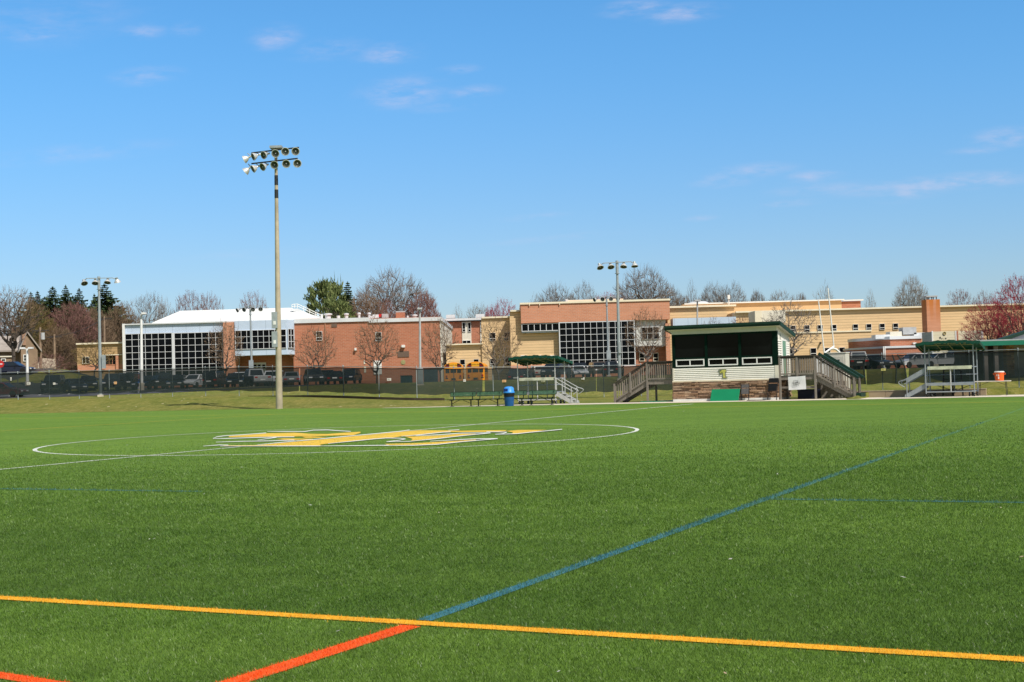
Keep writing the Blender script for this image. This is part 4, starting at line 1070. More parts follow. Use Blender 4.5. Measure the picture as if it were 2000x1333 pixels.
def armp(zpx, s): return on_axis(538.9, zpx)+arm*s+Vector((0, -.16, 0))
for (z_, xs) in ((294.5, (-2.05, 1.95)), (315.5, (-2.05, 1.85))):
    b = MB(); b.beam(armp(z_, xs[0]), armp(z_, xs[1]), .07, .09); b.build('cross_arm', DARKM, t)
rows = [(294.5, [(479.5, 311, -1.0, .05, -.45), (496.7, 305.7, -.85, -.5, -.4), (516.7, 303, -.62, -.75, -.35), (538.7, 300, -.12, -1, -.3), (557.6, 296.2, .05, -1, -.28), (577.6, 295.7, .02, -1, -.28)]),
        (315.5, [(481, 334, -.95, .1, -.75), (496.2, 329.3, -.85, -.45, -.5), (514.6, 325.7, -.62, -.7, -.45), (536.6, 322, -.1, -1, -.38), (559.2, 320, .06, -1, -.33), (580.7, 319.4, .16, -1, -.3)])]
for zpx, hs in rows:
    for (px, py, ax, ay, az) in hs:
        s = (W(px, py, D0).x-on_axis(538.9, zpx).x)/arm.x; a = armp(zpx, s)
        aim = Vector((ax, ay, az)).normalized()
        d = a.y-.15; c = W(px, py, d); h = dish(t, c+aim*.10, aim, .285, .34, True, REFL)
        b = MB(); b.tube(c-aim*.42, a, .035, .035, 6); b.build('bracket', GALV, h)
b = MB(); c = on_axis(540, 288.6); b.cbox(c, .85, .85, .16); b.build('top_platform', GALV, t)
for (x0, x1, y0, y1) in ((530.3, 541.2, 609.6, 641.5), (530.7, 541.5, 647.8, 678.7)):
    b = MB(); D = D0-.35; a0, a1, z0, z1 = RC(x0, y0, x1, y1, D); b.box(a0, a1, D, D+.3, z0, z1); cb = b.build('control_cabinet', GALV, t, bevel=.012)
    b = MB(); b.box(a0+.12, a0+.30, D-.012, D, z0+.25, z0+.5); b.build('notice', WHITE, cb)
    b = MB(); b.tube(((a0+a1)/2+.1, D+.2, z0), ((a0+a1)/2+.12, D+.2, z0-.9), .03, .03, 6); b.build('conduit', GALV, cb)
def quad_light(label, px, pytop, pybase, D, heads, r, armspan, cab, m=GALV, grp='four lamp light poles', back=False):
    base = W(px[1], pybase, D); base.z = gz(base.x, base.y)
    t = thing('area_light', label, 'light pole', tuple(base), group=grp)
    top = W(px[0], pytop, D); scl = r/.29
    b = MB(); b.tube(base-Vector((0, 0, .2)), base+(top-base)*.9, .155*scl, .10*scl, 12); b.tube(base+(top-base)*.89, top, .125*scl, .125*scl, 12); b.lathe([(.2*scl, 0), (.2*scl, .05)], base+(top-base)*.89, n=12); b.build('pole', m, t, smooth=False)
    b = MB(); b.box(base.x-.22, base.x+.22, base.y-.22, base.y+.22, base.z-.2, base.z+.18); b.build('footing', CONC, t)
    a0, a1 = W(armspan[0], armspan[2], D-.15), W(armspan[1], armspan[3], D-.15)
    b = MB(); b.beam(a0, a1, .06, .07); b.build('cross_arm', m, t)
    for (x, y, ax, ay, az) in heads:
        aim = Vector((ax, ay, az)).normalized(); c = W(x, y, D-.1)
        h = dish(t, c+aim*r*.35, aim, r, r*1.05, False)
        f = (x-armspan[0])/(armspan[1]-armspan[0]); f = max(.02, min(.98, f)); q = a0+(a1-a0)*f
        b = MB(); b.tube(c-aim*r*.55, q, .04, .04, 6); b.lathe([(r*.4, 0), (r*.4, r*.5)], c-aim*r*1.1, aim, 10); b.build('bracket', m, h)
    if cab:
        x0, y0, x1, y1 = cab; b = MB(); D_ = D-.28; q0, q1, z0, z1 = RC(x0, y0, x1, y1, D_); b.box(q0, q1, D_, D_+.2, z0, z1); b.build('control_cabinet', GALV, t)
quad_light('grey four lamp light pole on the left, in front of the spruces', (193.0, 196.4), 540.5, 774.5, 127, [(164.5, 552.5, .35, -.5, -.75), (186, 552.0, .1, -.5, -.85), (210, 550.5, .0, -.45, -.9), (229, 549.5, .12, .3, -.95)], .31, (168, 221, 544.3, 543.3), (198.5, 694, 205.5, 720))
quad_light('grey four lamp light pole standing between the stands and the press box', (1205, 1211), 509.5, 765, 121, [(1172, 521.5, .2, -.5, -.8), (1193, 520.5, .1, -.5, -.8), (1218, 519.5, -.1, -.4, -.9), (1239.5, 518.5, .05, -.3, -.95)], .31, (1178, 1233, 514.5, 511.5), (1208, 668, 1213, 690))
quad_light('far four lamp light pole in front of the glass school wing', (488.6, 492), 598, 735, 148, [(464.5, 606, -.7, -.6, -.4), (477.5, 605, -.4, -.8, -.35), (494, 604.5, .1, -1, -.3), (509, 604, .1, -1, -.3)], .245, (483.5, 513, 598.8, 597.5), (486, 704, 494.5, 722))
quad_light('far four lamp light pole in front of the glazed entrance', (1184.5, 1189.5), 580.5, 735, 150, [(1162, 585.5, -.8, -.5, -.35), (1177, 584.6, -.2, -1, -.3), (1193, 584, .1, -1, -.3), (1206.5, 583.5, .2, -1, -.3)], .245, (1165, 1207, 580.8, 579.0), (1185, 685, 1193, 703))
def shoebox(label, px, pytop, D, w, m=POLE, arm=None, pyb=740, base_h=.5, r=.11):
    base = W(px, pyb, D); base.z = gz(base.x, base.y)
    t = thing('street_lamp', label, 'lamp post', tuple(base), group='slim lamp posts of the parking lot')
    top = W(px-.6, pytop, D)
    b = MB(); b.tube(base, top, r*1.15, r*.8, 10); b.build('pole', m, t)
    b = MB(); b.tube(base-Vector((0, 0, .2)), base+Vector((0, 0, base_h)), .28, .27, 14); b.build('footing', CONC, t)
    for dx in (arm or [0]):
        b = MB(); b.cbox(top+Vector((dx, -.15, .05)), w, .55, .20); h = b.build('lamp_head', m, t, bevel=.02)
        b = MB(); b.cbox(top+Vector((dx, -.15, -.06)), w*.8, .42, .03); b.build('lens', LENS, h)
        if abs(dx) > .1: b = MB(); b.beam(top+Vector((0, 0, -.02)), top+Vector((dx, 0, -.02)), .07, .07); b.build('arm', m, h)
shoebox('slim lamp post in front of the left glass wall', 276.5, 614, 140, .42, WHITE, [.32], 754, .8, .15)
shoebox('slim grey lamp post in front of the brick gym wall', 820.5, 604.5, 146, .50, POLE, None, 745, .9, .13)
shoebox('slim lamp post rising behind the press box roof', 1362.5, 588.5, 168, .8, POLE, [0], 735, .6, .12)
shoebox('white double headed lamp post by the house at the far left', 53.5, 681.5, 148, .45, WHITE, [-.45, .45], 743, .5, .15)

# ------------------------------------------------------------------ school
DS = 190.0; ZG = LOT-.4
def zat(px, py, D): return W(px, py, D).z
def wallbox(parent, name, m, px0, px1, py, D, depth, pxr=None, zb=ZG, pyt=None):
    xm = (px0+px1)/2 if pxr is None else pxr; pz = py if pyt is None else pyt
    x0, x1 = W(px0, 690, D).x, W(px1, 690, D).x
    b = MB(); b.box(x0, x1, D, D+depth, zb, zat(xm, py, D)); return b.build(name, m, parent)
def panel(parent, name, m, px0, py0, px1, py1, D, t=.15, proud=0.0):
    x0, x1, z0, z1 = RC(px0, py0, px1, py1, D); b = MB(); b.box(x0, x1, D-proud-t, D-proud, z0, z1); return b.build(name, m, parent)
def window(parent, px0, py0, px1, py1, D, nx=1, ny=2, fw=.07, mw=.05, fm=None, gm=None, proud=.06, name='window', rows=None):
    x0, x1, z0, z1 = RC(px0, py0, px1, py1, D); gm = gm or GLASS; fm = fm or WHITE
    b = MB(); b.box(x0, x1, D-proud, D+.02, z0, z1); w = b.build(name, gm, parent)
    b = MB(); y0, y1 = D-proud-.09, D-proud-.004
    b.box(x0-fw, x0, y0, D, z0-fw, z1+fw); b.box(x1, x1+fw, y0, D, z0-fw, z1+fw); b.box(x0, x1, y0, D, z0-fw, z0); b.box(x0, x1, y0, D, z1, z1+fw)
    for i in range(1, nx): x = x0+(x1-x0)*i/nx; b.box(x-mw/2, x+mw/2, y0, y1, z0, z1)
    zs_ = [z0+(z1-z0)*j/ny for j in range(1, ny)] if rows is None else [z1-(z1-z0)*r for r in rows]
    for z in zs_: b.box(x0, x1, y0+.01, y1-.003, z-mw/2, z+mw/2)
    b.build('frame', fm, w); return w
GRP = 'wings of the school building'
# glass wing
D = 189.0
gw = thing('school_wing', 'school wing with tall white gridded glass walls and a white seamed roof', 'building', (W(350, 740, D).x, D, LOT), group=GRP)
wallbox(gw, 'wall', METALP, 241, 459, 631.5, D+.4, 24, 350)
panel(gw, 'corner_pier', WHITE, 241, 633, 245.3, 745, D+.35, .35)
panel(gw, 'fascia_cap', COPING, 240.2, 630.4, 459, 632.6, D+.4, .3, .0)
window(gw, 246, 652.5, 336, 735.5, D+.3, 7, 7, .08, .055, MULL, name='curtain_wall', rows=[.128, .285, .435, .585, .735, .88])
panel(gw, 'pier', MULL, 336.8, 650.6, 341.3, 740, D+.3, .22)
window(gw, 342, 650.5, 435.5, 733.5, D+.3, 7, 7, .08, .055, MULL, name='curtain_wall', rows=[.128, .285, .435, .585, .735, .88])
panel(gw, 'plinth', BRICK, 245, 737.5, 437, 757, D+.3, .5)
wallbox(gw, 'brick_pillar', BRICKL, 436.8, 457.3, 629.8, D-1.2, 3.0)
# bay window box on the upper floor
wallbox(gw, 'recess_wall', BRICK, 455, 575, 690, D+3.5, 2.0)
z0, z1 = zat(510, 694, D-1.0), zat(510, 626.3, D-1.0); xa, xb_, xc = W(458.5, 660, D-1).x, W(560, 660, D-1).x, W(572, 660, D).x
b = MB(); b.prism([(xa, D-1.0, z0), (xb_, D-1.0, z0), (xc, D+.9, z0), (xc, D+6, z0), (xa, D+6, z0)], (0, 0, z1-z0)); b.build('bay', METALP, gw)
window(gw, 460.5, 645.5, 558.5, 681, D-1.0, 9, 3, .07, .055, MULL, proud=.04, name='bay_window')
b = MB(); za, zb_ = zat(515, 681, D-1), zat(515, 644, D-1)
def chamf(f, off): return Vector((xb_+(xc-xb_)*f, D-1.0+1.9*f, 0))+Vector((.09*off*8.5, -.05*off*8.5, 0))
p = [chamf(.12, .1), chamf(.9, .1)]
b.add([(p[0].x, p[0].y, za), (p[1].x, p[1].y, za), (p[1].x, p[1].y, zb_), (p[0].x, p[0].y, zb_)], [(0, 1, 2, 3)]); cw = b.build('corner_window', GLASS, gw)
b = MB()
for f in (.12, .5, .9): q = chamf(f, .16); b.box(q.x-.04, q.x+.04, q.y-.04, q.y+.04, za, zb_)
for z in (za, za+(zb_-za)/3, za+(zb_-za)*2/3, zb_): b.beam(Vector((chamf(.12, .16).x, chamf(.12, .16).y, z)), Vector((chamf(.9, .16).x, chamf(.9, .16).y, z)), .06, .07)
b.build('frame', MULL, cw)
panel(gw, 'entrance_door', WHITE, 494, 708.5, 520, 733, D+3.45, .12); 
for a in (495.5, 503.5, 512.5): window(gw, a, 712.5, a+6.0, 718.5, D+3.3, 1, 1, .03, .03, WHITE, name='door_light')
# hipped seam roof
zE0, zE1 = zat(297, 629.8, 192), zat(618, 622.5, 192); zE = (zE0+zE1)/2; zR = (zat(351, 607.4, 206)+zat(568, 601.6, 206))/2
e = [(W(297, 629, 192).x, 192), (W(622, 622, 192).x, 192), (W(622, 622, 192).x, 246), (W(297, 629, 192).x, 246)]
r_ = [(W(352, 607, 206).x, 206), (W(567, 602, 206).x, 206), (W(567, 602, 206).x, 232), (W(352, 607, 206).x, 232)]
b = MB(); b.add([(x, y, zE-.4) for x, y in e]+[(x, y, zE) for x, y in e]+[(x, y, zR) for x, y in r_], [(0, 1, 5, 4), (1, 2, 6, 5), (2, 3, 7, 6), (3, 0, 4, 7), (4, 5, 9, 8), (5, 6, 10, 9), (6, 7, 11, 10), (7, 4, 8, 11), (8, 9, 10, 11)]); b.build('roof', ROOFW, gw)
b = MB(); R_ = [(570, 594.2), (581, 592.9), (628.5, 615)]
for dy in (0, 1.1):
    for k in (0, 4.2):
        pts = [W(x, y+k+1.2, 200+dy) for x, y in R_]; b.path(pts, .05, 6)
    for f in (0, .25, .5, .75, 1):
        x = 581+(628.5-581)*f; y = 592.9+(615-592.9)*f; b.tube(W(x, y+1.2, 200+dy), W(x, y+9.5, 200+dy), .045, .045, 6)
    b.tube(W(570, 595.4, 200+dy), W(570, 604, 200+dy), .045, .045, 6); b.tube(W(575.5, 594.8, 200+dy), W(575.5, 603, 200+dy), .045, .045, 6)
b.build('roof_stair_rail', WHITE, gw)
b = MB(); b.prism([W(568, 604.5, 200), W(581, 603, 200), W(628.5, 624, 200), W(628.5, 627, 200), W(568, 607, 200)], (0, 1.1, 0)); b.build('roof_stair', COPING, gw)
# brick gym
D = 190.5
gy = thing('school_wing', 'red brick gym wing with few small windows and vents on its flat roof', 'building', (W(716, 740, D).x, D, LOT), group=GRP)
wallbox(gy, 'wall', BRICK, 573, 860.5, 627, D, 46, 573, pyt=None)
zt = zat(645, 624.3, D); x0, xm, x1 = W(570, 625, D).x, W(720.5, 622, D).x, W(862, 622, D).x
b = MB(); b.box(x0, xm, D-.2, D+.4, zt-.42, zt+.12); b.box(xm, x1, D-.2, D+.4, zt-.62, zt-.10); b.build('coping', COPING, gy)
b = MB(); b.box(x1-.45, x1+.06, D+.4, D+46, zt-.62, zt-.10); b.build('side_coping', COPING, gy)
b = MB(); x = W(860.6, 690, D).x; b.box(x, x+.12, D, D+46, ZG, zt-.62); b.build('side_wall', band_mat('cream_ribbed_side', (.74, .72, .64), 3.1, .25, .72, axis=1), gy)
window(gy, 618.6, 648.2, 629, 665, D, 1, 2, .05, .07, rows=[.68]); window(gy, 734.4, 649.8, 744.6, 665.8, D, 1, 2, .05, .07, rows=[.68])
LOUV = band_mat('louvre', (.20, .14, .11), .16, .4, .4)
panel(gy, 'louvre', LOUV, 647.5, 632.8, 658.2, 639.2, D, .08); panel(gy, 'louvre', LOUV, 776.8, 686.3, 799, 697.8, D, .08)
panel(gy, 'patch', mat('brick_patch', (.45, .24, .15), .9, .1, 2), 645.5, 632.5, 647.3, 640, D, .03); panel(gy, 'downpipe', mat('pipe_tan', (.40, .20, .12), .7, .1, 2), 635.2, 627, 637.2, 720, D, .1)
panel(gy, 'wall_lamp', WHITE, 784.5, 674.3, 791.2, 679.2, D, .5); panel(gy, 'wall_lamp', WHITE, 693, 680, 696.6, 685, D, .4)
panel(gy, 'door', WHITE, 730, 704.5, 745.5, 731.5, D, .1); panel(gy, 'notice', OFFW, 710.5, 704.5, 713.6, 711.5, D, .06); panel(gy, 'notice', OFFW, 711, 716.5, 715, 728, D, .06)
b = MB(); c = W(787.5, 708, D); b.lathe([(.32, 0), (.32, .06), (0, .08)], c, (0, -1, 0), 16); b.build('wall_roundel', mat('roundel', (.32, .30, .14), .7, .1, 4), gy)
# roof vents
def vent_round(p, px, py, D, r, h, m=COPING, cap=True):
    c = W(px, py, D); z0_ = zt-.2; b = MB(); b.lathe([(r*.8, z0_-c.z), (r*.8, -h*.35), (r*1.15, -h*.3), (r*1.15, -.05), (r*.6, 0), (0, .02)] if cap else [(r, z0_-c.z), (r*.8, 0), (0, .01)], c, n=14); b.build('roof_vent', m, p)
for (px, py, r, h, cap) in ((628.3, 614, .22, 1, False), (640.5, 612.5, .55, .8, True), (661, 617, .30, .4, False), (676.5, 612.3, .33, .8, True), (701.2, 611, .24, .9, True), (721, 611, .24, .9, True), (796, 617, .18, .4, False), (809.8, 614.8, .38, .7, True)): vent_round(gy, px, py, 200, r, h, COPING, cap)
panel(gy, 'roof_unit', COPING, 729.5, 615.5, 741, 622, 200, 1.2); panel(gy, 'roof_unit', REDP, 741.2, 614.5, 747, 620, 200, 1.0); panel(gy, 'roof_unit', POLE, 747.3, 614, 759.2, 622, 200, 1.2); panel(gy, 'roof_unit', COPING, 724, 618, 730, 624, 199, 1.0)
ch = panel(gy, 'roof_chimney', BRICK, 774.5, 611.5, 791.5, 625, 202, 1.3); panel(gy, 'chimney_cap', POLE, 774, 608.6, 792, 611.2, 201.9, 1.2)
# recessed brick block between
D = 226
rb = thing('school_wing', 'recessed brick block with tall white framed windows behind the gym', 'building', (W(905, 740, D).x, D, LOT), group=GRP)
wallbox(rb, 'wall', BRICK, 858, 960, 627, D, 20, 903)
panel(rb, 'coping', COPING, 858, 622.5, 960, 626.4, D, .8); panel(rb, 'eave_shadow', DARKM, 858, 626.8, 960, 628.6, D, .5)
for (a, c) in ((902.5, 920.5), (937.8, 947)):
    panel(rb, 'window_panel', OFFW, a, 628.8, c, 672, D, .1)
    for (p, q) in ((a+1.2, a+6.0), (c-6.0, c-1.2)): window(rb, p, 631, q, 648, D-.1, 1, 2, .05, .06, WHITE, rows=[.72])
    window(rb, a+1.5, 665.8, c-1.5, 671, D-.1, 2, 1, .05, .06, WHITE)
panel(rb, 'roof_unit', COPING, 872, 615.8, 889, 622.5, D+2, 1.2); panel(rb, 'roof_unit', COPING, 929.5, 614.6, 946.5, 621.5, D+2, 1.2)
# low tan link and tan block
D = 193.5
tb_ = thing('school_wing', 'tan banded block with small square windows behind the school buses', 'building', (W(935, 740, D).x, D, LOT), group=GRP)
wallbox(tb_, 'link_wall', TAN, 871.5, 943, 673.5, D+.3, 25, 907); panel(tb_, 'coping', CREAM, 871, 671.5, 943, 674, D+.3, .5)
wallbox(tb_, 'wall', TAN, 941.5, 999, 621, D, 28, 970); panel(tb_, 'coping', CREAM, 941, 618.6, 999, 621.8, D, .3)
for (a, y0, c, y1) in ((898.8, 703, 908, 717), (925.5, 702.3, 934.8, 716.5), (957.8, 701, 968, 714.5), (985.5, 699.5, 995.5, 714)): window(tb_, a, y0, c, y1, D, 1, 2, .035, .06, rows=[.72])
window(tb_, 957, 650.8, 967.5, 666, D, 1, 2, .035, .06, rows=[.72]); window(tb_, 985, 650, 994.5, 665, D, 1, 2, .035, .06, rows=[.72])
# entrance block
D = 189.0
eb = thing('school_wing', 'entrance block with brick overhang above a big square gridded glass wall', 'building', (W(1160, 738, D).x, D, LOT), group=GRP)
DT = D+1.0
wallbox(eb, 'tan_wall', TAN, 997.5, 1096, 608.5, DT, 20, 1007); panel(eb, 'coping', CREAM, 997, 606.2, 1019, 609.2, DT, .4)
panel(eb, 'tan_pilaster', TAN, 1078.5, 648, 1091, 732, DT, .02)
panel(eb, 'brick_plinth', BRICKL, 998, 713, 1092, 745, DT, .12)
for (a, c) in ((1018.5, 1028.8), (1046.5, 1057.2), (1075.2, 1086)): window(eb, a, 695.5, c, 710, DT, 1, 2, .09, .07, rows=[.75])
b = MB(); x0, x1 = W(1017.2, 610, D).x, W(1309.5, 650, D).x; zt0 = (zat(1017, 596.5, D)+zat(1308, 586.3, D))/2; zb0 = zat(1017+60, 630.4, D)
b.box(x0, x1, D, D+22, zb0, zt0); b.build('brick_overhang', BRICKL, eb)
b = MB(); b.box(x0-.1, x1+.1, D-.15, D+.6, zt0, zt0+.26); b.box(x0-.1, x0+.3, D+.6, D+22, zt0, zt0+.26); b.box(x1-.3, x1+.1, D+.6, D+22, zt0, zt0+.26); b.build('coping', CREAM, eb)
panel(eb, 'upper_parapet', CREAM, 1106, 585.5, 1217, 590.5, D+6, .5); panel(eb, 'upper_parapet', COPING, 1104.5, 585.3, 1109, 590.5, D+5.5, .5)
b = MB()
for px in (1034, 1054, 1093): q = W(px, 596, D-.18); b.cbox((q.x, q.y, zt0-.02), .12, .06, .34)
b.build('scupper', CREAM, eb)
b = MB(); b.box(W(1019, 640, D).x, W(1093, 640, D).x, D+.4, DT, zat(1055, 650, D), zb0); b.build('strip_backing', METALP, eb)
window(eb, 1020, 633.6, 1090.5, 646.0, D+.3, 6, 1, .09, .09, MULL, name='strip_window')
window(eb, 1094.2, 629.6, 1238.5, 715.5, D+.15, 12, 7, .14, .055, MULL, name='curtain_wall', rows=[.135, .275, .42, .565, .705, .85])
panel(eb, 'plinth', BRICKL, 1092, 717, 1241, 745, D+.3, .4)
panel(eb, 'glass_side', METALP, 1091.8, 628.5, 1093.2, 720, D+1, .9)
panel(eb, 'white_panel', mat('panel_white', (.60, .60, .58), .6, .05, 1), 1241, 625.5, 1300.5, 676, D+.9, .3)
window(eb, 1253, 640, 1286.5, 662.5, D+.6, 3, 2, .05, .07, POLE)
wallbox(eb, 'recess_wall', BRICK, 1240, 1302, 676, D+1.8, 12); 
for (a, c) in ((1249.5, 1258), (1276.5, 1285)): window(eb, a, 690.5, c, 705, D+1.8, 1, 2, .07, .06, OFFW, rows=[.62])
wallbox(eb, 'brick_pier', BRICKL, 1301.3, 1309.7, 632, D-.02, 3, 1305)
# right tan wing
D = 191.0
rw_ = thing('school_wing', 'long tan banded two storey wing with two rows of small windows on the right', 'building', (W(1650, 735, D).x, D, LOT), group=GRP)
wallbox(rw_, 'rear_block', TANP, 1337, 1647, 590.5, D+13, 14, 1490); panel(rw_, 'rear_coping', WHITE, 1336, 589, 1648, 591.4, D+13, .4)
wallbox(rw_, 'rear_brick', BRICK, 1647, 1684.5, 588.5, D+14, 12, 1666); panel(rw_, 'rear_brick_coping', WHITE, 1646, 585.8, 1685.5, 588, D+14, .3)
wallbox(rw_, 'left_wall', TAN, 1306, 1437, 600.5, D+6, 10, 1372); panel(rw_, 'left_coping', CREAM, 1306, 597, 1437, 600.6, D+6, .4)
panel(rw_, 'silver_band', METALP, 1309.5, 622.5, 1431, 640, D+1.5, 3)
wallbox(rw_, 'wall', TAN, 1436.5, 2040, 603, D, 26, 1700); panel(rw_, 'coping', CREAM, 1436, 600.2, 2040, 603.2, D, .45)
b = MB(); q0, q1, z0, z1 = RC(1541, 648.2, 1703, 650.8, D); 
z0 = zat(1600, 648.8, D)-.12; b.box(W(1541, 650, D).x, W(1702, 648, D).x, D-.14, D-.002, z0, z0+.2); b.build('storey_band', CREAM, rw_)
for px in (1549, 1576, 1601.8, 1628.6, 1670.8, 1696.8, 1722.8, 1749): 
    yo = -.0225*(px-1576); window(rw_, px-4.6, 636.2+yo, px+4.6, 647.2+yo, D, 1, 2, .035, .07, rows=[.70])
for px in (1545, 1588.5, 1616, 1644.5, 1673.2): 
    yo = -.0225*(px-1576); window(rw_, px-5.3, 681.0+yo, px+5.3, 695+yo, D, 1, 2, .035, .07, rows=[.72])
panel(rw_, 'wall_camera', DARKM, 1600.8, 668.5, 1603, 672.5, D, .5)
panel(rw_, 'roof_box', CREAM, 1462, 611, 1475, 634, D-5, 5); panel(rw_, 'roof_box', OFFW, 1470, 611, 1520, 634, D-3, 5)
b = MB(); c = W(1364, 590, D+18); b.lathe([(1.6, -.8), (1.6, -.2), (1.2, 0), (0, .1)], c, n=16); b.build('roof_vent', COPING, rw_)
b = MB(); b.tube(W(1423.5, 597, D+12), W(1423.3, 578.5, D+12), .09, .07, 8); b.cbox(W(1423.3, 580.5, D+12), .35, .35, .6); b.build('roof_mast', WHITE, rw_)
# rusty chimney
k = NT('rusty_brick'); p_ = k.pos()
sp = k.N('ShaderNodeSeparateXYZ'); k.L(p_, sp.inputs[0])
nn = k.noise(k.scalev(p_, (1.3, 1.3, .10)), 1.0, 4, .6); zz2 = k.ramp(sp.outputs[2], zat(1820, 640, 186), zat(1820, 583, 186))
fr = k.math('MULTIPLY', k.ramp(nn, .36, .54), k.math('POWER', zz2, 1.1), True)
nb2 = k.noise(k.scalev(p_, (.4, .4, 3)), 1.1, 4)
k.L(k.mix(fr, k.mix(k.ramp(nb2, .3, .7), (.48, .22, .13), (.60, .29, .18)), (.50, .15, .015)), k.b.inputs['Base Color']); k.b.inputs['Roughness'].default_value = .9
D = 186
cx = thing('brick_chimney', 'tall square brick chimney with rust stains and a slab cap', 'chimney', (W(1820, 735, D).x, D, LOT))
x0, x1 = W(1810, 610, D).x, W(1836.5, 610, D).x; zt2 = zat(1822, 585.3, D)
b = MB(); b.add([(x0, D, ZG), (x1, D, ZG), (x1, D+2.2, ZG), (x0-.32, D+1.2, ZG), (x0, D, zt2), (x1, D, zt2), (x1, D+2.2, zt2), (x0-.32, D+1.2, zt2)], [(3, 2, 1, 0), (4, 5, 6, 7), (0, 1, 5, 4), (1, 2, 6, 5), (2, 3, 7, 6), (3, 0, 4, 7)]); b.build('shaft', k.m, cx)
b = MB(); zc_ = zat(1822, 580.2, D); b.box(x0+.05, x1-.25, D+.1, D+1.8, zc_, zc_+.18); b.build('cap', POLE, cx)
b = MB()
for x in (x0+.2, (x0+x1)/2-.1, x1-.4):
    for y in (D+.25, D+1.6): b.box(x-.05, x+.05, y-.05, y+.05, zt2, zc_)
b.build('cap_leg', DARKM, cx)
# brick annex
D = 172
an = thing('brick_annex', 'low stepped brick annex with white copings and roof units by the chimney', 'building', (W(1760, 735, D).x, D, LOT))
def annex(pxl, pxc, pxr, pyt, pyc, pyb, Dd, name):
    xl, xc_, xr = W(pxl, 660, Dd).x, W(pxc, 660, Dd).x, W(pxr, 660, Dd).x; zt_ = zat((pxc+pxr)/2, pyt, Dd); zc_ = zat((pxc+pxr)/2, pyc, Dd)
    b = MB(); b.prism([(xc_, Dd, ZG), (xr, Dd, ZG), (xr, Dd+12, ZG), (xl, Dd+12, ZG), (xl, Dd+9.5, ZG)], (0, 0, zc_-ZG)); b.build(name, BRICK, an)
    b = MB(); b.prism([(xc_-.1, Dd-.15, zc_), (xr, Dd-.15, zc_), (xr, Dd+12, zc_), (xl-.1, Dd+12, zc_), (xl-.1, Dd+9.4, zc_)], (0, 0, zt_-zc_)); b.build('coping', COPING, an)
annex(1702, 1738.5, 1800, 656.5, 662.5, 690, D+1, 'upper_wall'); annex(1693, 1728, 1792, 675.8, 679.8, 690, D-3, 'lower_wall')
b = MB(); 
for px in (1725.5, 1728.3): q = W(px, 683, D-3.2); b.box(q.x-.06, q.x+.06, q.y-.1, q.y, LOT, zat(1727, 677, D-3))
b.build('downpipe', WHITE, an)
panel(an, 'wall_lamp', WHITE, 1782, 669.5, 1788, 673, D+1, .4)
for (a, y0, c, y1, m) in ((1730, 649, 1753, 658, OFFW), (1755, 640.5, 1781, 654.5, POLE), (1776.5, 651, 1798, 660, COPING), (1702, 655, 1730, 663, COPING)): panel(an, 'roof_unit', m, a, y0, c, y1, D+4, 2.0)
# cream outbuilding with wreath
D = 150; gzc = gz(W(1860, 700, D).x, D)
cb_ = thing('cream_outbuilding', 'cream panelled outbuilding with a round wreath and dark letters', 'building', (W(1860, 705, D).x, D, gzc))
CREAMP = band_mat('cream_panel', (.70, .64, .47), .30, .08, .75); 
b = MB(); xs0, xf0, xf1 = W(1800.5, 660, D).x, W(1821.6, 660, D).x, W(1921, 660, D).x; zt3 = zat(1845, 647.6, D)
b.prism([(xf0, D, gzc-.3), (xf1, D, gzc-.3), (xf1, D+3.9, gzc-.3), (xf0, D+3.9, gzc-.3)], (0, 0, zt3-gzc+.3)); b.build('wall', CREAMP, cb_)
panel(cb_, 'corner_board', WHITE, 1820.4, 647, 1823, 712, D, .08); panel(cb_, 'corner_board', WHITE, 1866.5, 646.5, 1868.7, 712, D, .06); panel(cb_, 'gap_post', BRICK, 1869.3, 646, 1872.3, 712, D, .05); panel(cb_, 'corner_board', WHITE, 1917.5, 645.5, 1921, 712, D, .06)
b = MB(); c = W(1844.5, 651.6, D-.02)
for i in range(16): a0, a1 = 2*PI*i/16, 2*PI*(i+1)/16; b.tube(c+Vector((math.cos(a0)*.15, -.03, math.sin(a0)*.15)), c+Vector((math.cos(a1)*.15, -.03, math.sin(a1)*.15)), .045, .045, 6)
b.build('wreath', mat('wreath', (.32, .25, .08), .8, .2, 8), cb_)
b = MB()
for px0 in (1836.2, 1886.5):
    for (dx, dy, w, h) in ((0, 660, 2.4, 3.6), (3.6, 661.8, 1.6, 1.8), (7.5, 662, 1.0, 1.0), (11, 661.4, 2.0, 2.0)):
        q0, q1, z0, z1 = RC(px0+dx-w/2, dy-h/2-(px0-1836)*.02, px0+dx+w/2, dy+h/2-(px0-1836)*.02, D); b.box(q0, q1, D-.04, D-.004, z0, z1)
b.build('letters', DARKM, cb_)
for (a, c) in ((1871.5, 1875), (1880, 1884.5), (1916, 1919)): panel(cb_, 'doorway', DARKM, a, 674, c, 712, D, .06)
# stone and grey building at the right edge
D = 97.0; xx0 = W(1909, 700, D).x; gzo = gz(W(1950, 735, D).x, D)
fb = thing('field_house', 'low field house with dark green fascia and stone pier at the right edge', 'building', (W(1985, 735, D).x, D, gzo))
panel(fb, 'fascia', mat('fascia_green', (.012, .16, .10), .5, .1, 2), 1906, 664.8, 2100, 673.6, D-2.5, .25)
b = MB(); xf = W(1906, 669, D-2.5).x; zfa, zfb = zat(1950, 673.6, D-2.5), zat(1950, 664.2, D-2.5); b.box(xf, W(2100, 669, D).x, D-2.5, D+6, zfa+.06, zfb); b.build('porch_roof', SHING, fb)
panel(fb, 'gutter', GALV, 1905, 662.0, 2100, 664.4, D-2.6, .15)
z_p = zfa+.06
b = MB(); xw0 = W(1942, 700, D).x; xs_, xg = W(1964.5, 700, D).x, W(1979, 700, D).x; xe = W(2100, 700, D).x
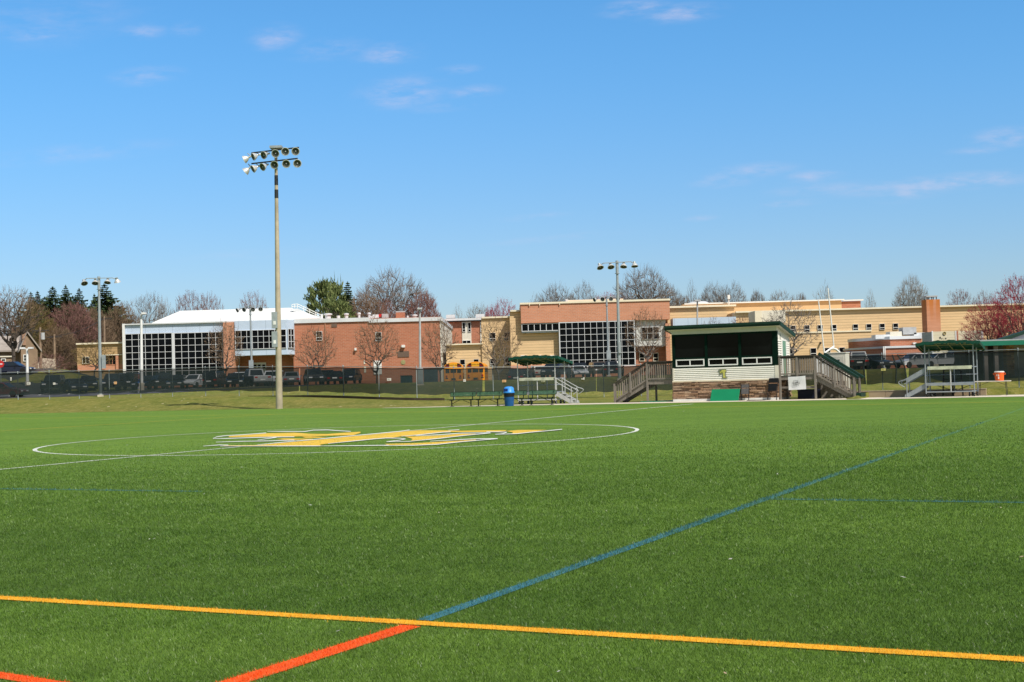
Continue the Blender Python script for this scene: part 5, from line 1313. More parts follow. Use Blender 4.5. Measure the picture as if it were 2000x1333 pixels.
b.box(xx0+.3, xw0+3, D+3.5, D+6, gzo-.3, z_p); b.build('back_wall', mat('brown_boards', (.13, .09, .07), .8, .2, 2), fb)
b = MB(); b.box(xg, xe, D, D+6, gzo-.3, z_p); b.build('wall', mat('grey_wall', (.34, .34, .36), .8, .08, 1.2), fb)
b = MB()
z = gzo-.2
while z < z_p-.02:
    h = min(random.uniform(.10, .2), z_p-z); x = xs_
    while x < xg-.02:
        w = min(random.uniform(.16, .4), xg-x); b.box(x+.006, x+w-.006, D-.16-random.uniform(0, .05), D+.5, z+.006, z+h-.006); x += w
    z += h
b.build('stone_pier', STONE, fb)
for px in (1945.5, 1925):
    b = MB(); q = W(px, 700, D-2.2); b.box(q.x-.13, q.x+.13, D-2.3, D-2.05, gzo-.3, z_p); b.build('porch_post', mat('porch_post', (.22, .19, .18), .7, .1, 3), fb)
b = MB(); zg0 = zat(1956, 661.5, D+1); zg1 = zat(2000, 650.5, D+1); xa0 = W(1947, 660, D+1).x; xa1 = W(2060, 660, D+1).x; zpk = zg0+(zg1-zg0)*(xa1-xa0)/(W(2000, 660, D+1).x-W(1956, 660, D+1).x)
b.prism([(xa0, D+1, zg0-.35), (xa1, D+1, zg0-.35), (xa1, D+1, zpk)], (0, .5, 0)); b.build('gable', mat('gable_grey', (.50, .55, .64), .6, .06, 1.2), fb)
b = MB(); b.prism([(xa0-.35, D+.7, zg0-.40), (xa1, D+.7, zpk+.0), (xa1, D+.7, zpk+.22), (xa0-.35, D+.7, zg0-.18)], (0, .9, 0)); b.build('gable_roof', GREENF, fb)
# far left house and low tan building
D = 176; gh = gz(W(40, 720, D).x, D)
hs = thing('house', 'brown house with a steep gable and chimney at the far left', 'house', (W(45, 722, D).x, D, gh))
HB = mat('house_tan', (.27, .19, .13), .9, .15, 1); HR = mat('house_roof', (.33, .29, .26), .9, .18, 1.2)
b = MB(); P0 = [W(41, 690, D), W(52, 652, D), W(72, 690, D)]; xl, xr = P0[0].x, P0[2].x; zp = P0[1].z; ze = zat(56, 684, D)
b.prism([(xl, D, gh-.5), (xr, D, gh-.5), (xr, D, ze), (P0[1].x, D, zp), (xl, D, ze)], (0, 12, 0)); b.build('wall', HB, hs)
b = MB(); b.prism([(P0[1].x, D-.3, zp+.12), (xr+.5, D-.3, ze-.3), (xr+.5, D-.3, ze-.05), (P0[1].x, D-.3, zp+.4)], (0, 12.5, 0)); b.prism([(P0[1].x, D-.3, zp+.12), (xl-.3, D-.3, ze-.3), (xl-.3, D-.3, ze-.05), (P0[1].x, D-.3, zp+.4)], (0, 12.5, 0)); b.build('roof', HR, hs)
x0, x1 = W(-60, 690, D).x, W(42, 690, D).x; ze2 = zat(10, 686, D); zp2 = zat(10, 660, D+4)
b = MB(); b.box(x0, x1, D+2, D+10, gh-.5, ze2); b.build('wall', HB, hs)
b = MB(); b.prism([(x0, D+1.4, ze2-.1), (x0, D+6, zp2), (x0, D+10.6, ze2-.1), (x0, D+10.6, ze2+.1), (x0, D+6, zp2+.25), (x0, D+1.4, ze2+.1)], (x1-x0+.6, 0, 0)); b.build('roof', HR, hs)
hs.rotation_euler = (0, 0, .46)
panel(hs, 'chimney', mat('chimney_tan', (.36, .22, .15), .9, .2, 1.5), 48.7, 648.8, 55.2, 675, D+1, 1.2)
panel(hs, 'band', OFFW, -20, 696, 41, 698.5, D+1.9, .1); panel(hs, 'dark_front', DARKM, -20, 688.5, 15, 699, D+1.8, .1)
window(hs, 46.5, 694, 53, 705, D, 1, 2, .08, .06); window(hs, 20, 702, 26, 710, D+2, 1, 2, .08, .06)
b = MB(); q0, q1, z0, z1 = RC(57, 699, 131, 724, D+4); b.prism([(q0, D+3, z0-.6), (q1, D+3, z0-.6), (q1, D+3, zat(131, 701, D+4)), (q0, D+3, zat(57, 695, D+4))], (0, 4, 0)); b.build('garage_wall', mat('garage_wall', (.50, .42, .34), .9, .12, 1), hs)
D = 190.5; gt = gz(W(195, 720, D).x, D)
lb = thing('low_building', 'low tan building with brick piers beside the left glass wing', 'building', (W(195, 722, D).x, D, gt))
wallbox(lb, 'wall', TAND, 150.3, 252, 672, D, 3.2, 200, zb=gt-.5); panel(lb, 'coping', CREAM, 149.5, 669.4, 252, 672.4, D, .3)
window(lb, 206, 696, 213, 713, D, 1, 1, .06, .05, BRICKL, proud=.05); window(lb, 214, 696, 226, 713, D, 2, 1, .06, .05, BRICKL, proud=.05)
panel(lb, 'brick_pier', BRICKL, 227.5, 694.5, 232.5, 722, D, .35); panel(lb, 'brick_pier', BRICKL, 200, 694.5, 204.5, 722, D, .35); panel(lb, 'plinth', BRICKL, 152, 713, 243, 724, D, .1); panel(lb, 'lintel', CREAM, 200, 692.8, 240, 694.4, D, .4)
window(lb, 162, 698, 174, 710, D, 2, 1, .06, .05, OFFW)
sg = thing('stop_sign', 'red round sign with white bar on a post at the far left edge', 'sign', tuple(W(1.5, 735, 150)))
c = W(1.0, 711.5, 150); b = MB(); b.lathe([(.42, 0), (.42, .03)], c, (0, -1, 0), 8); b.build('plate', REDP, sg)
b = MB(); b.box(c.x-.22, c.x+.22, c.y-.05, c.y-.035, c.z-.06, c.z+.06); b.build('bar', WHITE, sg)
b = MB(); b.tube((c.x, c.y+.04, c.z+.4), (c.x, c.y+.04, gz(c.x, c.y)), .04, .04, 6); b.build('post', GALV, sg)

# ------------------------------------------------------------------ vehicles (local: width along x, front toward -y)
PAINT = {}
def paint(name, col, metal=.25):
    if name not in PAINT: PAINT[name] = mat('paint_'+name, col, .28, .08, 2, metal*.5, .6)
    return PAINT[name]
def wheel(root, x, y, r, w):
    b = MB(); b.lathe([(r*.72, -w/2), (r*.95, -w/2), (r, -w*.35), (r, w*.35), (r*.95, w/2), (r*.72, w/2)], (x, y, r), (1, 0, 0), 16); o = b.build('wheel', RUBBER, root, True)
    b = MB(); s = 1 if x > 0 else -1; b.lathe([(r*.70, -w*.4), (r*.70, w*.38), (r*.2, w*.44), (0, w*.44)], (x, y, r), (s, 0, 0), 12); b.build('rim', GALV, o, True)
def car(label, kind, px, D, heading, colname, col, group, dz=0.0, name='parked_car', cat='car'):
    P = W(px, 740, D); P.z = gz(P.x, P.y)+.03+dz
    t = thing(name, label, cat, tuple(P), heading, group)
    m = paint(colname, col)
    if kind == 'sedan': L, Wd, H = 4.7, 1.82, 1.45; prof = [(-.5, .32), (-.5, .62), (-.46, .72), (-.22, .90), (.30, .95), (.46, .93), (.5, .80), (.5, .32)]; cab = (-.24, .37, -.07, .23, .92)
    elif kind == 'suv': L, Wd, H = 4.7, 1.92, 1.75; prof = [(-.5, .38), (-.5, .80), (-.46, .93), (-.26, 1.05), (.48, 1.06), (.5, .95), (.5, .38)]; cab = (-.27, .485, -.13, .42, 1.04)
    elif kind == 'van': L, Wd, H = 5.1, 2.0, 1.80; prof = [(-.5, .36), (-.5, .75), (-.45, .90), (-.33, 1.05), (.49, 1.08), (.5, .95), (.5, .36)]; cab = (-.35, .49, -.19, .46, 1.04)
    elif kind == 'pickup': L, Wd, H = 5.6, 1.98, 1.85; prof = [(-.5, .42), (-.5, .88), (-.47, 1.0), (-.22, 1.08), (.12, 1.08), (.5, 1.08), (.5, .42)]; cab = (-.20, .14, -.09, .10, 1.06)
    else: L, Wd, H = 4.1, 1.76, 1.32; prof = [(-.5, .30), (-.5, .55), (-.44, .68), (-.22, .82), (.32, .86), (.5, .72), (.5, .30)]; cab = (-.20, .30, -.04, .16, .83)
    w = Wd/2; b = MB(); n = len(prof)
    # body shell: narrow at sill and shoulder, full in between
    secs = []
    for sx, k in ((-1, .93), (-1, 1.0), (1, 1.0), (1, .93)):
        secs.append([(sx*w*k, y*L*(1 if abs(sx*k) == 1 else .985), z if abs(k) == 1 else (z*.97+.02)) for y, z in prof])
    V = [p for s in secs for p in s]; F_ = []
    for j in range(3):
        for i in range(n): F_.append((j*n+i, j*n+(i+1) % n, (j+1)*n+(i+1) % n, (j+1)*n+i))
    F_ += [tuple(range(n-1, -1, -1)), tuple(range(3*n, 4*n))]
    b.add(V, F_)
    y0, y1, y2, y3, zb = cab; y0, y1, y2, y3 = y0*L, y1*L, y2*L, y3*L; wt = w*.74; wb = w*.92
    base = [(-wb, y0, zb), (wb, y0, zb), (wb, y1, zb), (-wb, y1, zb)]; topp = [(-wt, y2, H), (wt, y2, H), (wt, y3, H), (-wt, y3, H)]
    b.add(base+topp, [(3, 2, 1, 0), (4, 5, 6, 7), (0, 1, 5, 4), (1, 2, 6, 5), (2, 3, 7, 6), (3, 0, 4, 7)])
    if kind == 'pickup': b.box(-w*.9, w*.9, y1+.02, L*.5-.02, 1.06, 1.12)
    b.build('body', m, t, True, bevel=.045)
    def glaz(name, q, ins=.08, top=.88, bot=.06):
        A, B_, C_, D_ = [Vector(v) for v in q]       # bottom a,b top c,d (same order around)
        def pt(f, g): return (A*(1-f)+B_*f)*(1-g)+(D_*(1-f)+C_*f)*g
        nrm = (B_-A).cross(D_-A).normalized(); cen = (A+B_+C_+D_)/4
        if nrm.dot(cen-Vector((0, (y2+y3)/2, zb))) < 0: nrm = -nrm
        o = nrm*.012
        b = MB(); b.add([pt(ins, bot)+o, pt(1-ins, bot)+o, pt(1-ins, top)+o, pt(ins, top)+o], [(0, 1, 2, 3)]); b.build(name, GLASSC, t, True)
    glaz('windscreen', (base[0], base[1], topp[1], topp[0])); glaz('rear_window', (base[2], base[3], topp[3], topp[2]), .1, .85, .12)
    for s_ in (0, 1):
        A, B_, C_, D_ = ((base[1], base[2], topp[2], topp[1]) if s_ else (base[3], base[0], topp[0], topp[3]))
        A, B_, C_, D_ = map(Vector, (A, B_, C_, D_))
        mA, mD = A.lerp(B_, .47), D_.lerp(C_, .47)
        glaz('side_window', (A, mA, mD, D_), .07, .86, .08); glaz('side_window', (mA, B_, C_, mD), .07, .86, .08)
    wr = .36 if kind in ('suv', 'pickup') else .325
    for sx in (-1, 1):
        for yy in (-.32*L, .31*L): wheel(t, sx*(w-.10), yy, wr, .22)
        b = MB(); zl = prof[2][1]-.10; b.box(sx*w*.58-.17 if sx > 0 else -w*.58-.23, sx*w*.58+.23 if sx > 0 else -w*.58+.17, -L*.5-.012, -L*.5+.12, zl-.10, zl+.03); b.build('headlight', HEADW, t, True, bevel=.02)
        b = MB(); zl = prof[-2][1]-.08; b.box(sx*w*.72-.16, sx*w*.72+.16, L*.5-.06, L*.5+.015, zl-.14, zl+.02); b.build('taillight', TAILR, t, True, bevel=.02)
        b = MB(); b.box(sx*(w-.02), sx*(w+.17), y0+.35, y0+.47, zb+.02, zb+.16) if sx > 0 else b.box(-(w+.17), -(w-.02), y0+.35, y0+.47, zb+.02, zb+.16); b.build('mirror', m, t, True)
    b = MB(); b.box(-w*.5, w*.5, -L*.5-.015, -L*.5+.02, .40, prof[2][1]-.22); b.build('grille', BLACK, t, True)
    b = MB(); b.box(-.26, .26, L*.5-.01, L*.5+.02, .62, .75); b.build('number_plate', WHITE, t, True)
    b = MB(); b.box(-w*.96, w*.96, L*.5-.02, L*.5+.05, .36, .52); b.box(-w*.96, w*.96, -L*.5-.05, -L*.5+.02, .32, .42); b.build('bumper', DARKM, t, True)
    return t
CG = 'cars parked behind the fence'
F0, R0_ = 0.0, PI
cars = [
 ('maroon car at the far left end behind the fence', 'sedan', 4, 134, 1.45, 'maroon', (.16, .01, .015)),
 ('black hatchback behind the small square white fence sign', 'suv', 105, 142, .15, 'black', (.010, .012, .016)),
 ('dark navy sedan with shining headlight left of the left light pole', 'sedan', 146, 140, .5, 'navy', (.012, .018, .035)),
 ('black car just left of the left light pole', 'sedan', 172, 144, .35, 'black', (.010, .012, .016)),
 ('dark grey car just right of the left light pole', 'suv', 222, 142, .1, 'charcoal', (.03, .032, .036)),
 ('black suv left of the slim white lamp post', 'suv', 252, 144, .0, 'black', (.010, .012, .016)),
 ('dark blue sedan right of the slim white lamp post', 'sedan', 292, 143, -.25, 'navy', (.012, .018, .035)),
 ('black suv in front of the left glass wall', 'suv', 320, 145, .2, 'black', (.010, .012, .016)),
 ('black sedan beside the white car facing the field', 'sedan', 346, 143, .1, 'black', (.010, .012, .016)),
 ('white sedan facing the field in front of the glass wall', 'sedan', 382, 144, -.22, 'white', (.74, .75, .76)),
 ('black car with red lights turned away, right of the white sedan', 'suv', 421, 146, R0_-.1, 'black', (.010, .012, .016)),
 ('black car left of the silver pickup', 'sedan', 459, 141, .2, 'black', (.010, .012, .016)),
 ('white suv half hidden behind the silver pickup', 'suv', 470, 163, .3, 'white', (.74, .75, .76)),
 ('silver pickup truck seen from behind', 'pickup', 497, 143, R0_+.5, 'silver', (.36, .37, .38)),
 ('white suv beside the weathered stadium pole', 'suv', 539, 158, R0_-.1, 'white', (.74, .75, .76)),
 ('grey sedan seen from behind right of the stadium pole', 'sedan', 570, 145, R0_+.15, 'grey', (.17, .17, .18)),
 ('dark suv under the first bare tree of the brick gym', 'suv', 613, 150, .25, 'charcoal', (.03, .032, .036)),
 ('dark suv at the back between two bare trees', 'suv', 640, 167, .1, 'charcoal', (.03, .032, .036)),
 ('low black car in front of the dark suv between two bare trees', 'sedan', 655, 150, R0_+.1, 'black', (.010, .012, .016)),
 ('dark blue car facing the field in front of the brick gym', 'suv', 684, 162, -.1, 'navy', (.012, .018, .035)),
 ('black suv behind the left end of the canopied stand', 'suv', 1007, 158, R0_, 'black', (.010, .012, .016)),
 ('dark green car with red lights behind the canopied stand', 'sedan', 1027, 163, R0_-.15, 'darkgreen', (.012, .035, .030)),
 ('pale gold sedan seen from behind the canopied stand', 'sedan', 1051, 158, R0_+.2, 'palegold', (.48, .46, .40)),
 ('dark blue minivan behind the steps of the left canopied stand', 'van', 1086, 152, -.35, 'navy', (.012, .018, .035)),
 ('white small car facing the field right of the pale steps', 'coupe', 1130, 156, .12, 'white', (.74, .75, .76)),
 ('black suv just behind the white small car', 'suv', 1133, 167, 0.0, 'black', (.010, .012, .016)),
 ('brown suv between the two light poles by the entrance', 'suv', 1169, 160, .1, 'brown', (.10, .07, .05)),
 ('dark suv beside the tall pole left of the wooden stair', 'suv', 1199, 158, R0_-.2, 'charcoal', (.03, .032, .036)),
 ('black suv behind the right fence next to the beige toilet', 'suv', 1668, 132, R0_, 'black', (.010, .012, .016)),
 ('dark car with bright windscreen edge behind the torn screen', 'sedan', 1703, 134, .4, 'charcoal', (.03, .032, .036)),
 ('silver car seen from the side left of the right stand', 'sedan', 1787, 138, -1.1, 'silver', (.36, .37, .38)),
 ('long silver sedan seen from the side behind the right stand', 'sedan', 1836, 140, -1.35, 'silver', (.36, .37, .38)),
 ('dark blue suv behind the right stand', 'suv', 1873, 144, -1.2, 'navy', (.012, .018, .035)),
 ('dark blue car on the upper road by the house at the far left', 'sedan', 26, 158, 1.5, 'deepblue', (.018, .022, .05)),
]
for (lb_, kd, px, D, h, cn, cc) in cars: car(lb_, kd, px, D, h, cn, cc, CG, name='pickup_truck' if kd == 'pickup' else 'parked_car', cat='pickup' if kd == 'pickup' else 'car')
def bus(label, px, D, rz):
    P = W(px, 740, D); P.z = gz(P.x, P.y)+.03
    t = thing('school_bus', label, 'school bus', tuple(P), rz, 'yellow school buses')
    w, L, zf, zs2, zt2 = 1.2, 10.5, .62, 2.45, 3.08
    prof = [(-w, zf), (-w, zs2)]+[(-w*math.cos(a)*1.0, zs2+(zt2-zs2)*math.sin(a)) for a in np.linspace(.25, PI/2, 7)]+[(w*math.cos(a), zs2+(zt2-zs2)*math.sin(a)) for a in np.linspace(PI/2-.25, .25, 6)]+[(w, zs2), (w, zf)]
    b = MB(); b.prism([(x, 0, z) for x, z in prof], (0, L, 0)); b.build('body', BUSY, t, True, bevel=.03)
    for (x0, x1) in ((-.98, -.5), (-.36, .36), (.5, .98)):
        b = MB(); b.box(x0, x1, -.02, .02, 1.72, 2.22); b.build('window', GLASSC, t, True)
    for s in (-1, 1):
        b = MB(); b.prism([(s*.52, -.02, 2.42), (s*1.06, -.02, 2.42), (s*1.0, -.02, 2.66), (s*.80, -.02, 2.86), (s*.52, -.02, 2.92)], (0, .03, 0)); lh = b.build('lamp_board', BLACK, t, True)
        for xx in (.64, .84): b = MB(); b.lathe([(.085, 0), (.07, .03), (0, .05)], (s*xx, -.02, 2.58), (0, -1, 0), 10); b.build('warning_light', TAILR, lh, True)
        b = MB(); b.lathe([(.13, 0), (.12, .04), (0, .06)], (s*.88, 0, 1.32), (0, -1, 0), 12); b.build('taillight', TAILR, t, True)
        b = MB(); b.box(s*.86-.16, s*.86+.16, -.03, 0, 1.0, 1.12); b.build('lamp_strip', DARKM, t, True)
    b = MB(); b.box(-.48, .48, -.025, 0, 2.46, 2.92); b.build('sign_panel', mat('bus_amber', (.86, .42, .03), .4, .05, 3), t, True)
    lettering('SCHOOL BUS', .20, (0, -.034, 2.70), BLACK, t)
    b = MB(); b.box(-.42, .42, -.03, 0, .80, 1.66); d = b.build('emergency_door', BUSY, t, True)
    b = MB(); b.box(-.27, .27, -.05, -.03, .82, 1.06); b.build('number_plate', DARKM, d, True)
    b = MB(); b.box(-w-.04, w+.04, -.16, .02, .45, .70); b.build('bumper', BLACK, t, True, bevel=.02)
    b = MB(); 
    for s in (-1, 1): b.box(min(s*w, s*(w+.01)), max(s*w, s*(w+.01)), .3, L-.8, 1.05, 1.10); b.box(min(s*w, s*(w+.01)), max(s*w, s*(w+.01)), .3, L-.8, 1.5, 1.54)
    b.build('rub_rail', BLACK, t, True)
    for s in (-1, 1):
        for k in range(8): b = MB(); b.box(min(s*w, s*(w+.012)), max(s*w, s*(w+.012)), .5+k*1.15, 1.45+k*1.15, 1.72, 2.28); b.build('side_window', GLASSC, t, True)
        for yy in (2.4, L-1.2): wheel(t, s*(w-.2), yy, .50, .35)
bus('yellow school bus seen from behind, the left of the two', 885.8, 172, .02)
bus('yellow school bus seen from behind, the right of the two, near the tan block', 929, 172, -.02)
def dumpster(label, px, D, w, h, m):
    P = W(px, 740, D); P.z = gz(P.x, P.y); t = thing('dumpster', label, 'dumpster', tuple(P), 0, None)
    b = MB(); b.prism([(-w/2, 0, .1), (-w/2, 1.4, .1), (-w/2, 1.5, h*.9), (-w/2, -.1, h)], (w, 0, 0)); b.build('bin', m, t, True)
    b = MB(); b.prism([(-w/2-.04, -.14, h), (-w/2-.04, 1.54, h*.9), (-w/2-.04, 1.54, h*.9+.06), (-w/2-.04, -.14, h+.06)], (w+.08, 0, 0)); b.build('lid', BLACK, t, True)
dumpster('dark teal dumpster standing in front of the brick gym', 793, 160, 1.3, 1.5, mat('teal_dark', (.02, .06, .07), .6, .2, 2))
dumpster('large dark blue dumpster left of the school buses', 841, 160, 1.6, 2.3, mat('slate_dark', (.02, .04, .055), .6, .2, 2))
ec = thing('utility_cabinet', 'grey electrical cabinet on the grass left of the dark blue dumpster', 'cabinet', tuple(W(822, 750, 118)))
P = W(822, 750, 118); zg = gz(P.x, P.y); P.z = zg; ec.location = P; WM[ec] = Matrix.Translation(P)
b = MB(); b.box(-.35, .25, 0, .5, 0, .12); b.build('pad', CONC, ec, True); b = MB(); b.box(-.3, .2, .05, .45, .12, 1.5); c_ = b.build('body', GALV, ec, True, bevel=.02); b = MB(); b.box(-.26, .16, .03, .05, .2, 1.42); b.build('door', GALV, c_, True)

# utility poles and wires at the left
for i, (px, pt, D, lb_) in enumerate(((79.5, 640, 178, 'brown utility pole right of the house'), (107, 653, 190, 'thin utility pole in front of the reddish tree'), (204.5, 618, 200, 'utility pole behind the low tan building'))):
    P = W(px, 715, D); P.z = gz(P.x, P.y); t = thing('utility_pole', lb_, 'utility pole', tuple(P), group='utility poles at the left')
    T_ = W(px-1, pt, D); b = MB(); b.tube(P, T_, .20, .13, 8); b.build('pole', mat('pole_wood', (.27, .19, .13), .9, .2, 2), t)
    b = MB(); b.beam(T_+Vector((-1.1, 0, -.4)), T_+Vector((1.1, 0, -.4)), .12, .14); b.build('cross_arm', WOODD, t)
    if i == 0: b = MB(); b.tube(T_+Vector((.35, -.1, -1.6)), T_+Vector((.35, -.1, -.7)), .26, .26, 10); b.build('transformer', POLE, t)
wr_ = thing('overhead_wire', 'thin overhead wires between the utility poles at the left', 'wire', tuple(W(140, 640, 184)))
b = MB()
for (a, c) in ((W(79, 644, 178), W(106.5, 657, 190)), (W(106.5, 657, 190), W(204, 622, 200)), (W(78, 648, 178), W(-40, 640, 170))):
    for off in (-.8, .8):
        pts = [a.lerp(c, i/8)+Vector((off*.3, 0, -.5*math.sin(PI*i/8)+off*.1)) for i in range(9)]; b.path(pts, .02, 4)
b.build('cable', DARKM, wr_)

# ------------------------------------------------------------------ trees
def bare_tree_mesh(seed, env='round', n=1100, fork=.22, twigs=6, tl=.085, tw=.0018, alpha=.45, buds=0, r0=.040, up=.35, jit=.012):
    """crown points joined back to the trunk along short, straight runs; thick runs become tubes, thin ones and twigs slivers.
    Unit height, unit crown radius."""
    g = np.random.default_rng(seed); r = random.Random(seed)
    P = []
    while len(P) < n:
        q = g.uniform(-1, 1, 3); d = math.sqrt(q[0]**2+q[1]**2)
        if d > 1: continue
        z = (q[2]+1)/2
        lump = .84+.16*math.sin(3*math.atan2(q[1], q[0])+seed)*math.sin(5*z+seed)
        if env == 'vase':                      # fan that opens upward under a domed top
            t = z; top = 1.0-.34*(d*d); lo = fork+.10+.42*d**1.1
            if not (lo < z < top*(.93+.07*lump)) or d > lump*1.08: continue
        elif env == 'round':
            c = ((z-.60)/.40)**2+(d/lump)**2
            if c > 1: continue
        elif env == 'fine':
            w = (1-z)**.55*1.25 if z > .5 else .85*min(1, (z-fork+.1)/.3)
            if z < fork+.04 or d > max(.02, w)*lump: continue
        elif env == 'dense':
            c = ((z-.50)/.50)**2+(d/lump)**2
            if c > 1 or z < .06: continue
        else:                                   # young: ascending, spreading from a short clear stem
            lo = fork+.03+.26*d; top = 1-.30*d*d
            if not (lo < z < top) or d > lump*1.05: continue
        P.append((q[0], q[1], z))
    P = np.array(P); asp = np.array([.55, .55, 1.0]); Q = P*asp
    root = np.array([[0, 0, fork*.6], [0, 0, fork]])
    nodes = [np.array([0, 0, -.02]), np.array([0, 0, fork*.5]), np.array([0, 0, fork])]; par = [-1, 0, 1]; plen = [0, fork*.5, fork]
    order = np.argsort(np.linalg.norm(Q-np.array([0, 0, fork]), axis=1)+g.normal(0, .05, n))
    N_ = np.zeros((n*3+8, 3)); L_ = np.zeros(n*3+8); k = 3
    for i in range(3): N_[i] = nodes[i]; L_[i] = plen[i]
    for idx in order:
        q = Q[idx]; dv = q-N_[1:k]; ds = np.linalg.norm(dv, axis=1)
        cost = ds+alpha*L_[1:k]+np.where(dv[:, 2] < -.02, .25, 0)
        j = int(np.argmin(cost))+1; base = N_[j]; D = ds[j-1]
        m = 2 if D > .12 else 1; p = j
        for a in range(1, m+1):
            f = a/m; pt = base+(q-base)*f+(g.normal(0, jit, 3) if a < m else 0)
            if a < m: pt = pt+np.array([0, 0, -.10*D*up])
            N_[k] = pt; par.append(p); L_[k] = L_[p]+np.linalg.norm(pt-N_[p]); p = k; k += 1
    cnt = np.ones(k)
    for i in range(k-1, 0, -1): cnt[par[i]] += cnt[i]
    rad = r0*(cnt/cnt[1])**.47
    V3 = N_[:k]/asp
    tv = MB(); V = []; Fq = []
    def sliver(a, c, ra, rc):
        d = c-a
        if d.length < 1e-5: return
        d.normalize(); o = d.orthogonal().normalized(); o.rotate(Matrix.Rotation(r.uniform(0, PI), 3, d)); i = len(V)
        V.extend([a-o*ra, a+o*ra, c+o*rc, c-o*rc]); Fq.append((i, i+1, i+2, i+3))
    leafn = set(range(k))-set(par)
    for i in range(1, k):
        a, c = Vector(V3[par[i]]), Vector(V3[i]); ra, rc = rad[par[i]] if par[i] > 0 else rad[1]*1.15, rad[i]
        ra = min(ra, rc*1.6)
        if rc > .0042: tv.tube(a, c, ra, rc, 6 if rc > .009 else 4, False)
        else: sliver(a, c, max(ra, tw*1.3), max(rc, tw*1.1))
        if cnt[i] < 9:
            d0 = (c-a).normalized() if (c-a).length > 1e-6 else Vector((0, 0, 1)); out = Vector((c.x, c.y, (c.z-.35)*1.2))
            if out.length > 0: out.normalize()
            for t in range(twigs if i in leafn else max(1, twigs//3)):
                nd = (d0*.7+out*.5+Vector((r.gauss(0, .45), r.gauss(0, .45), up*.6+r.gauss(0, .35)))).normalized(); Lt = tl*r.uniform(.5, 1.25)
                e = c+Vector((nd.x*Lt*1.5, nd.y*Lt*1.5, nd.z*Lt)); sliver(c, e, tw, tw*.6)
                for _ in range(buds):
                    b_ = c.lerp(e, r.uniform(.25, 1.05)); sz = .006*r.uniform(.6, 1.4); sliver(b_, b_+Vector((r.gauss(0, sz*1.5), r.gauss(0, sz*1.5), sz)), sz*.55, sz*.4)
    tv.tube((0, 0, -.03), (0, 0, fork*.5), r0*1.5, r0*1.12, 8, False)
    return tv.v, tv.f, V, Fq
def mesh_of(name, V, F_, m):
    me = bpy.data.meshes.new(name); me.from_pydata(V, [], F_); me.materials.append(m); return me
BT = {}
def bare(seed, **kw):
    key = (seed, tuple(sorted(kw.items())))
    if key not in BT: BT[key] = bare_tree_mesh(seed, **kw)
    return BT[key]
SHAPES = {'big': dict(env='vase', n=800, fork=.16, twigs=6, alpha=.2, r0=.055, tw=.0019), 'vase': dict(env='vase', n=1300, fork=.20, twigs=6, alpha=.22, r0=.05), 'round': dict(env='round', n=1100, fork=.22, twigs=6), 'fine': dict(env='fine', n=800, fork=.20, twigs=6),
          'dense': dict(env='dense', n=1900, fork=.08, twigs=9, tl=.08, tw=.0026), 'bud': dict(env='round', n=900, fork=.18, twigs=6, buds=2), 'young': dict(env='young', n=520, fork=.20, twigs=5, tl=.085, r0=.031, tw=.0030, jit=.02, alpha=.25)}
TM = {}
def tree(label, shape, seed, px, pytop, wpx, D, tw_m, bark_m, group=None, pyb=735, zbase=None, name='bare_tree', thick=1.0):
    P = W(px, pyb, D); P.z = gz(P.x, P.y)-.1 if zbase is None else zbase
    t = thing(name, label, 'tree', tuple(P), random.uniform(0, 6.28), group)
    h = W(px, pytop, D).z-P.z; hw = wpx/2*D/FPX*(1.0 if D < 160 else 1.12 if shape == 'young' else 1.28)
    key = (shape, seed, tw_m.name, bark_m.name)
    if key not in TM:
        tv, tf, V, Fq = bare(seed, **SHAPES[shape]); TM[key] = (mesh_of('trunk', tv, tf, bark_m), mesh_of('crown', V, Fq, tw_m))
    for nm, me in zip(('trunk', 'crown'), TM[key]):
        o = bpy.data.objects.new(nm, me); COL.objects.link(o); o.parent = t; o.scale = (hw, hw, h); WM[o] = WM[t]
    return t
